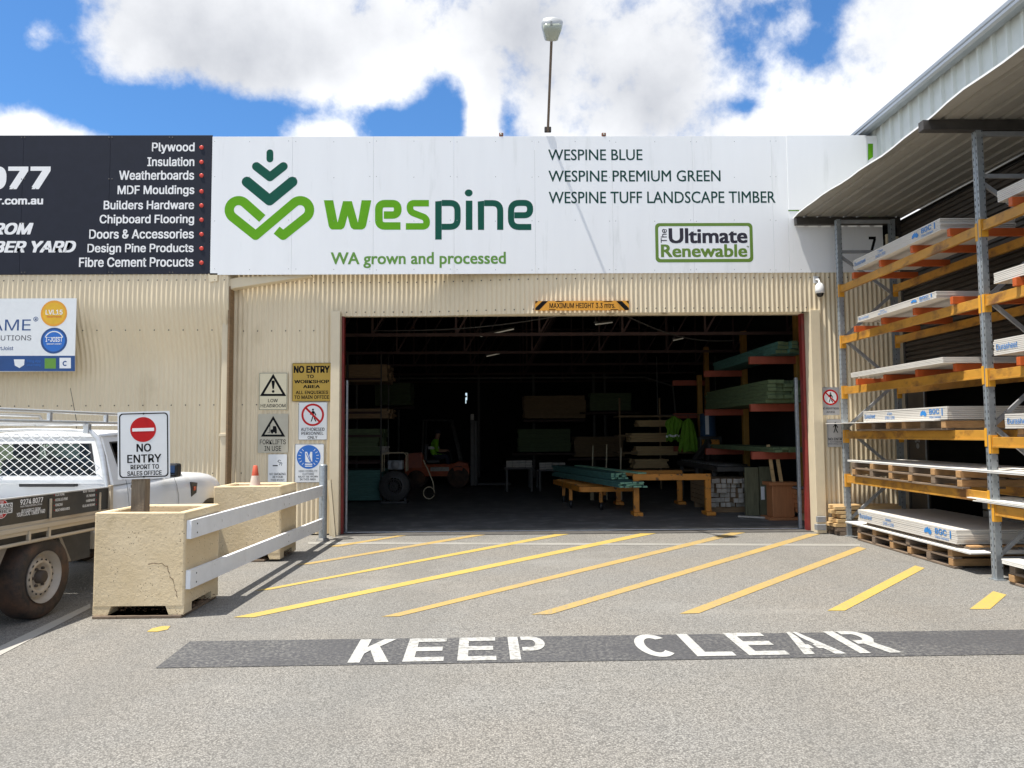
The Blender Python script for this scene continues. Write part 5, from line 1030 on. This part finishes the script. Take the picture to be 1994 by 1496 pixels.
def person():
    t = thing('person', 'person in a lime hi vis shirt seated on the forklift', 'person', (-2.0, 23.6, .85))
    V = [(-.08, 0, .06), (-.09, 0, .22), (-.05, 0, .40), (-.0, 0, .52), (.04, 0, .62), (.07, 0, .70), (.08, 0, .80)]
    E = [(i, i+1) for i in range(6)]; Rr = [.15, .14, .17, .12, .06, .085, .075]
    def limb(a, pts, rs):
        o = a
        for p, r_ in zip(pts, rs): V.append(p); Rr.append(r_); E.append((o, len(V)-1)); o = len(V)-1
        return o
    for s_ in (-1, 1):
        limb(0, [(.05, s_*.11, .06), (.36, s_*.13, .08), (.40, s_*.13, -.20), (.42, s_*.13, -.42), (.52, s_*.14, -.45)], [.10, .085, .065, .05, .04])
        h_ = limb(3, [(-.0, s_*.19, .47), (.08, s_*.25, .26), (.30, s_*.16, .25), (.36, s_*.14, .26)], [.075, .055, .042, .032])
        for k in range(4): limb(h_, [(.40, s_*(.14)+(k-1.5)*.018, .265), (.425, s_*.14+(k-1.5)*.018, .24), (.41, s_*.14+(k-1.5)*.018, .22)], [.010, .009, .008])
        limb(h_, [(.37, s_*.10, .28), (.40, s_*.085, .27)], [.011, .009])
    me = bpy.data.meshes.new('body'); me.from_pydata(V, E, []); ob = bpy.data.objects.new('body', me); COL.objects.link(ob)
    ob.modifiers.new('s', 'SKIN'); sv = me.skin_vertices[0].data
    for i, r_ in enumerate(Rr): sv[i].radius = (r_, r_*(.8 if i < 4 else 1)); sv[i].use_root = i == 0
    ob.modifiers.new('d', 'SUBSURF').levels = 2
    m2 = bpy.data.meshes.new_from_object(ob.evaluated_get(bpy.context.evaluated_depsgraph_get())); bpy.data.objects.remove(ob); m2.name = 'body'
    for k in ('hivis', 'navy_cloth', 'skin'): m2.materials.append(M[k])
    for p in m2.polygons:
        c = p.center; p.use_smooth = True
        p.material_index = 1 if c.z < .14 and not (c.x > .3 and c.z > .2) else (2 if c.z > .60 or (c.x > .12 and c.z > .2) else 0)
    o = bpy.data.objects.new('body', m2); COL.objects.link(o); o.parent = t
    b = MB(); b.lathe([(.0, .905), (.05, .895), (.082, .86), (.09, .81), (.088, .78)], (.07, 0, 0), 'z', 16); b.lathe([(.0, .81), (.03, .81), (.0, .80)], (.16, 0, 0), 'z', 10); b.build('cap', 'navy_cloth', t)
    b = MB(); b.lathe([(.022, -.01), (0, .02)], (.155, 0, .755), 'x', 8); 
    for s_ in (-1, 1): b.lathe([(.0, -.02), (.018, 0), (0, .02)], (.07, s_*.088, .76), 'z', 8)
    b.build('face_features', 'skin', t); b = MB()
    for s_ in (-1, 1): b.lathe([(.011, -.004), (0, .006)], (.145, s_*.032, .785), 'x', 8)
    b.bb(.150, .153, -.025, .025, .712, .718); b.build('eyes_and_mouth', 'hair', t)
    b = MB(); b.lathe([(.172, .30), (.178, .32), (.178, .36), (.172, .38)], (-.065, 0, 0), 'z', 20); b.v = [Vector((v.x, v.y*.98, v.z)) for v in b.v]; b.build('reflective_band', 'reflective', t)
    return t
person()
# two low tables with pale board bundles at the back
for i, (px, py, lab) in enumerate(((1011, 905, 'pale board bundle on the low table nearest the forklift'), (1075, 909, 'pale board bundle on the low table by the green timber'))):
    p = onY(px, py, 21.5); t = thing('low_table', 'low steel table carrying pale boards, %s' % ('beside the forklift mast' if i == 0 else 'behind the yellow trolley'), 'table', (p.x, 22.3, 0), 0, 'low tables at the back')
    b = MB(); b.cbb(-.42, .42, -.9, .9, p.z-.12, p.z-.07, .006); b.build('top', 'steel_dark', t)
    for sx in (-1, 1):
        for sy_ in (-1, 1): b = MB(); b.cbb(sx*.34-.03, sx*.34+.03, sy_*.8-.03, sy_*.8+.03, 0, p.z-.12, .004); b.build('leg', 'steel_dark', t)
    pack('board_bundle', lab, p.x-.36, p.x+.36, 21.4, 23.6, p.z-.07, p.z+.12, 3, 'steel_dark', 'pale_end', 'y', 'pale board bundles', 4, 0, .12)
# yellow trolley
A, Bq, Cq = gz(1084, 939, .50), gz(1130, 965, .50), gz(1228, 960, .50)
tr = thing('trolley', 'low orange timber trolley on caster wheels under green boards', 'trolley', (1.85, 16.9, 0))
def trl(p): return Vector((p[0]-1.85, p[1]-16.9, p[2]))
c4 = [trl((1.26, 18.4, .46)), trl((1.62, 15.75, .46)), trl((2.72, 15.85, .46)), trl((2.36, 18.5, .46))]
b = MB()
for k in range(4): b.bar(c4[k], c4[(k+1) % 4], .06, .10)
for f_ in (.33, .66): b.bar(c4[0].lerp(c4[1], f_), c4[3].lerp(c4[2], f_), .06, .09)
b.build('frame', 'trolley', tr)
for p in ((1.50, 16.75), (2.08, 16.2), (2.40, 18.0), (1.45, 18.0)):
    q_ = trl((*p, 0)); b = MB(); b.cbb(q_.x-.035, q_.x+.035, q_.y-.035, q_.y+.035, .16, .42, .005); lg = b.build('leg', 'trolley', tr)
    b = MB(); b.lathe([(0, -.03), (.07, -.03), (.085, -.02), (.085, .02), (.07, .03), (0, .03)], (q_.x, q_.y, .085), 'x', 20); b.build('caster', 'plastic', lg)
# trestles
def trestle(label, xl, xr, Y, zt):
    t = thing('trestle', label, 'trestle', ((xl+xr)/2, Y, 0), 0, 'orange steel trestles'); w = (xr-xl)/2
    b = MB(); b.cbb(-w-.06, w+.06, -.055, .055, zt-.12, zt, .006); b.build('beam', 'trolley', t)
    for s_ in (-1, 1):
        b = MB(); b.cbb(s_*w-.055, s_*w+.055, -.05, .05, .07, zt-.12, .006); lg = b.build('leg', 'trolley', t); b = MB(); b.cbb(s_*w-.08, s_*w+.10, -.2, .2, .006, .075, .01); b.build('foot', 'trolley', lg)
trestle('nearer orange steel trestle with black scuffs, holding green boards', 2.62, 4.02, 15.05, .80)
trestle('farther orange steel trestle behind the nearer one', 2.62, 4.0, 17.35, .76)
yaw_ = math.radians(13)
t = pack('timber_pack', 'long teal green timber pack lying across trolley and trestle', 1.84, 2.36, 14.6, 19.0, .56, .67, 3, 'teal_timber', 'teal_end', 'y', 'long teal timber packs', 6, yaw_, .10)
t.location.x = 2.02; t.location.y = 16.9
t = pack('timber_pack', 'upper teal green timber layer resting on the long pack', 1.84, 2.2, 15.3, 19.4, .672, .80, 3, 'teal_timber', 'teal_end', 'y', 'long teal timber packs', 5, yaw_, .10)
t.location.x = 1.92; t.location.y = 17.6
bo2 = thing('loose_plank', 'pale loose plank along the right edge of the teal pack', 'plank', (2.3, 17.0, .80), yaw_)
b = MB(); b.cbb(-.09, .09, -2.0, 1.9, .004, .03, .004); b.build('plank', 'teal_end', bo2)
for i, (px, yt) in enumerate(((1153, 868), (1180, 866), (1208, 872))):
    p = onY(px, yt, 18.6); t = thing('steel_rod', 'thin upright rod behind the teal timber, %s of three' % ('leftmost', 'middle', 'rightmost')[i], 'rod', (p.x, 18.6, 0), 0, 'upright rods'); b = MB(); b.tube([(-.02, 0, .3), (.02, 0, p.z)], .014, 8); b.cbb(-.06, .02, -.06, .06, .0, .3, .01); b.build('rod', 'hose', t)
# cantilever rack along the right wall
cr_ = thing('cantilever_rack', 'cantilever rack with yellow columns and red arms inside the right jamb', 'rack', (5.6, 16, 0))
for y in (14.2, 17.4, 20.6):
    b = MB(); b.cbb(-.12, .0, y-16-.08, y-16+.08, 0, 3.9, .006); b.build('column', 'rack_yellow', cr_)
    for z in (1.10, 1.98, 2.86): b = MB(); b.cbb(-.98, -.12, y-16-.05, y-16+.05, z, z+.14, .006); b.build('arm', 'arm_red', cr_)
for lab, z0, z1, n, m, w in [('green timber pack on the middle red arms by the right jamb', 2.12, 2.52, 6, 'green_timber', .8), ('few green boards on the lowest red arms by the right jamb', 1.24, 1.33, 2, 'green_timber', .7), ('teal timber pack on the highest red arms', 3.0, 3.2, 3, 'teal_timber', .6)]:
    pack('timber_pack', lab, 5.5-w, 5.44, 13.5, 17.6, z0, z1, n, m, 'green_timber', 'y', 'timber packs on the cantilever rack', 5, 0, .12)
# back shelving with packs, vests, posts
bk = thing('shelving', 'tall brown shelving full of boards behind the hanging vests', 'shelving', (4.0, 22.4, 0))
b = MB()
for x in (-.6, .55, 1.9): b.bar((x, -.4, 0), (x, -.4, 2.6), .045, .045)
b.build('upright', 'brown_timber', bk); b = MB()
for z in (.55, 1.05, 1.55, 2.1): b.bb(-.65, 1.95, -.42, .5, z-.05, z)
b.build('shelf', 'brown_timber', bk)
for i, (pa, pb, ya, yb) in enumerate(((1234, 1300, 912, 894), (1240, 1320, 887, 869), (1227, 1300, 861, 843), (1243, 1300, 831, 818))):
    a = onY(pa, ya, 22.0); c = onY(pb, yb, 22.0); pack('timber_pack', ('lowest', 'second', 'third', 'highest')[i]+' brown board bundle on the shelving at the back', a.x, c.x, 21.95, 22.7, a.z, c.z, 4, 'pine', None, 'x', 'board bundles on the shelving', 4)
vs_ = thing('post', 'yellow steel column behind the right hanging vest', 'column', (onY(1363, 800, 20).x, 20, 0)); b = MB(); b.cbb(-.06, .06, -.06, .06, 0, 3.1, .008); b.build('column', 'rack_yellow', vs_)
wire = thing('clothes_line', 'thin dark rail that the hi vis vests hang from', 'rail', (4.6, 19.6, 2.05)); b = MB(); b.tube([(-.6, 0, 0), (.9, 0, 0)], .012, 6); b.tube([(-.6, 0, 0), (-.6, 0, 1.5)], .012, 6); b.tube([(.9, 0, 0), (.9, 0, 1.5)], .012, 6); b.build('rail', 'steel_dark', wire)
for i, (px, yt, yb, w) in enumerate(((1311, 811, 857, .20), (1340, 816, 876, .24))):
    a = onY(px, yt, 19.55); z1, z0 = a.z, onY(px, yb, 19.55).z
    t = thing('vest', 'crumpled hi vis %s hanging on the line, %s' % (('shirt with silver tape', 'left') if i == 0 else ('green coat without tape', 'right of the taped one')), 'vest', (a.x, 19.55, z0), 0, 'hanging hi vis garments')
    h_ = z1-z0; b = MB(); rings = []
    for k in range(15):
        f_ = k/14; sk = (.10*math.sin(f_*7)+.05*math.sin(f_*13)) if i == 0 else .10*f_
        ww = w*((.22+.75*ss(0, .22, f_)-.25*ss(.35, .6, f_)+.18*ss(.7, 1, f_)) if i == 0 else (.14+.35*ss(0, .1, f_)+.62*f_))
        rings.append([Vector((sk*w+ww*math.cos(q*PI/20)*(1+.16*math.sin(q*1.3+(k*.6 if i == 0 else 0))), (.05+.05*f_)*math.sin(q*PI/20)*(1+.7*math.sin(q*1.57+f_)), h_*(1-f_)+(.05*math.sin(q*.9)+.03*math.sin(q*2.3) if k == 14 else .015*math.sin(q*.8)))) for q in range(40)])
    b.loft(rings, True, True); b.build('cloth', 'hivis_dull', t)
    if i == 0: b = MB(); b.loft([[Vector((v.x*1.04, v.y*1.1-.003, v.z+dz)) for v in rings[k]] for k, dz in ((11, 0), (11, -.05))], False, True); b.build('tape', 'reflective', t)
    b = MB(); b.tube([(0, 0, h_-.02), (0, 0, h_+.05), (.0, .05, 2.05-z0)], .008, 6); b.build('hook', 'steel_dark', t)
# saw bench, drum, cut ends, stands near the right jamb
sb_ = thing('roller_bench', 'dark roller bench with a round saw arm in front of the cantilever rack', 'workbench', (4.75, 17.6, 0))
b = MB(); b.cbb(-.35, .35, -1.9, 1.7, .80, .90, .01)
for k in range(16): b.lathe([(.0, -.3), (.03, -.3), (.03, .3), (0, .3)], (0, -1.8+k*.22, .92), 'x', 8)
b.build('roller_bed', 'steel_dark', sb_)
for y in (-1.4, 0, 1.5):
    for x in (-.28, .28): b = MB(); b.cbb(x-.04, x+.04, y-.04, y+.04, 0, .80, .006); b.build('leg', 'steel_dark', sb_)
b = MB(); b.bar((-.1, .9, .95), (.1, .3, 1.4), .1, .1); b.lathe([(0, -.03), (.25, -.03), (.25, .03), (0, .03)], (.05, .3, 1.2), 'x', 20); b.build('saw_arm', 'steel_dark', sb_)
dr = thing('drum', 'dark blue drum with a silver band standing behind the bench', 'drum', (onY(1379, 845, 19.5).x, 19.5, 1.0))
b = MB(); b.lathe([(0, 0), (.19, 0), (.2, .02), (.2, .25), (.19, .27), (.2, .29), (.2, .56), (.17, .58), (0, .58)], (0, 0, .5), 'z', 24); b.build('barrel', 'blue_bin', dr); b = MB(); b.cbb(-.12, -.03, -.205, -.195, .55, 1.02, .004); b.build('label', 'letter_white', dr); b = MB(); b.cbb(-.28, .28, -.25, .25, -1.0, .5, .02); b.build('stand', 'steel_dark', dr)
yb_ = thing('machine_box', 'amber machine box below the dark blue drum', 'machine', (onY(1384, 872, 18.9).x, 18.9, .006)); b = MB(); b.cbb(-.17, .17, -.2, .2, 1.05, 1.42, .02); b.build('box', 'trolley', yb_); b = MB(); b.cbb(-.14, .14, -.17, .17, 0, 1.05, .01); b.build('pedestal', 'steel_dark', yb_)
ce = thing('timber_stack', 'stack of pale ended posts under the roller bench', 'timber', (4.70, 15.35, .12))
b = MB(); e = MB()
for k in range(6):
    for j in range(9):
        x = -.55+j*.105; o = rnd.uniform(-.15, .12)
        if rnd.random() < .1 and k > 3: continue
        b.bb(x, x+.098, o, 1.6, k*.095, k*.095+.088); e.bb(x+.002, x+.096, o-.003, o, k*.095+.002, k*.095+.086)
b.build('posts', 'brown_timber', ce); e.build('post_ends', 'pale_end', ce); b = MB(); b.bb(-.55, .4, .1, .2, -.114, -.002); b.bb(-.55, .4, 1.2, 1.3, -.114, -.002); b.build('bearer', 'brown_timber', ce)
sl2 = thing('timber_slab', 'mossy upright timber slab with a white tag beside the pale post ends', 'timber', (5.0, 14.85, .006)); b = MB(); b.cbb(-.32, -.06, -.06, .02, 0, .92, .01); b.cbb(-.04, .20, -.04, .04, 0, .93, .01); b.build('slab', 'moss_wood', sl2); b = MB(); b.cbb(-.02, .05, -.047, -.042, .30, .55, .002); b.build('tag', 'letter_white', sl2)
wb = thing('wood_stand', 'red brown timber stand with two battens stuck in it', 'stand', (5.14, 14.2, .006))
b = MB(); b.cbb(-.30, .30, -.25, .25, 0, .05, .006); b.cbb(-.21, .19, -.16, .16, .05, .62, .01); b.cbb(-.27, .26, -.2, .2, .62, .68, .008); b.build('box', 'stand_wood', wb)
for x0, x1, zt in ((-.12, -.20, 1.36), (.02, -.06, 1.30)): b = MB(); b.bar((x0, .0, .66), (x1, .02, zt), .06, .03); b.build('batten', 'pine', wb)
op = thing('loose_plank', 'short pale plank lying on the floor by the wood stand', 'plank', (4.62, 14.3, .006)); b = MB(); b.bar((-.2, .15, .03), (.35, -.1, .02), .09, .03); b.build('plank', 'pale_end', op)
tp = thing('timber_pile', 'red brown timber pile with a pale sheet by the right jamb', 'timber', (5.30, 13.9, .006))
b = MB()
for k in range(5): b.cbb(.05-.02*k, .62, -.1+rnd.uniform(-.03, .03), 1.6, .14+k*.085, .14+k*.085+.078, .006)
b.build('planks', 'stand_wood', tp); b = MB(); b.cbb(.0, .6, -.05, 1.5, .572, .60, .004); b.build('sheet', 'galv', tp); b = MB(); b.cbb(.1, .6, .0, .08, 0, .14, .004); b.cbb(.1, .6, 1.2, 1.28, 0, .14, .004); b.build('bearer', 'pine', tp)
# glowing tubes made up in place of sun glints and gaps in the roof
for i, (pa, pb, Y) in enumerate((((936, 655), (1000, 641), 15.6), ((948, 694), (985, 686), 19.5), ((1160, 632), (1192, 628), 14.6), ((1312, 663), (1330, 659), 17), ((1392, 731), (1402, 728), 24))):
    a, c = onY(*pa, Y), onY(*pb, Y+.8); t = thing('roof_glint', 'glowing bar added as a bright glint under the dark roof, %s' % ('longest and nearest of the left pair', 'shorter one of the left pair', 'near the top of the doorway', 'right of the doorway middle', 'small and far at the right')[i], 'strip light', a, 0, 'added roof glints')
    m_, nt_, b_ = newmat('glint_glow'); b_.inputs['Emission Color'].default_value = (1, .9, .68, 1); b_.inputs['Emission Strength'].default_value = .08 if i < 2 else .06
    b = MB(); b.tube([(0, 0, 0), c-a], .013, 8); b.build('tube', m_, t); b = MB(); b.bar((0, 0, .04), c-a+Vector((0, 0, .04)), .08, .03); b.bar((0, 0, .04), (0, 0, .3), .01, .01); b.build('batten', 'steel_dark', t)  # invented tube and batten that carry the glint's glow

# far stacks in the gloom, conduit
for i, (pa, pb, ya, yb, m, lab) in enumerate(((1010, 1110, 880, 835, 'green_timber', 'dim green timber pack far back behind the low tables'), (1120, 1215, 890, 850, 'brown_timber', 'dim brown timber pack far back left of the shelving'), (1020, 1140, 815, 770, 'brown_timber', 'dim upper timber pack far back above the green one'),
        (690, 800, 790, 745, 'green_timber', 'dim green pack far back above the left rack end'), (1150, 1230, 800, 765, 'green_timber', 'dim upper green pack far back left of the shelving'))):
    a, c = onY(pa, ya, 27), onY(pb, yb, 27); pack('timber_pack', lab, a.x, c.x, 27, 28, a.z, c.z, 5, m, None, 'x', 'far timber packs', 4)
fr2 = thing('steel_rack', 'dark steel rack far back carrying the dim timber packs', 'rack', (2, 27.5, 0)); b = MB()
for x in (-7, -4.5, -1.6, .4, 2.6, 3.0): b.bar((x-1.2, .55, 0), (x-1.2, .55, 3.8), .08, .08)
b.build('upright', 'steel_dark', fr2); b = MB()
for px, py in ((1060, 882), (1168, 892), (1080, 817), (745, 792), (1190, 802)): p = onY(px, py, 27); b.bb(p.x-2-1.1, p.x-2+1.1, -.5, .5, p.z-.08, p.z-.005)
b.build('shelf_beam', 'truss', fr2)
cd = thing('conduit', 'thin conduit pipe hung across the warehouse below the trusses', 'pipe', (0, 21.5, 3.15)); b = MB(); p1, p2 = onY(1256, 735, 21.5), onY(1310, 752, 21.5)
b.tube([(-4.3, 0, .02), (p1.x, 0, p1.z-3.15), (p2.x, 0, p2.z-3.15), (p2.x+.1, 0, p2.z-4.4)], .025, 8); b.build('pipe', 'steel_dark', cd)
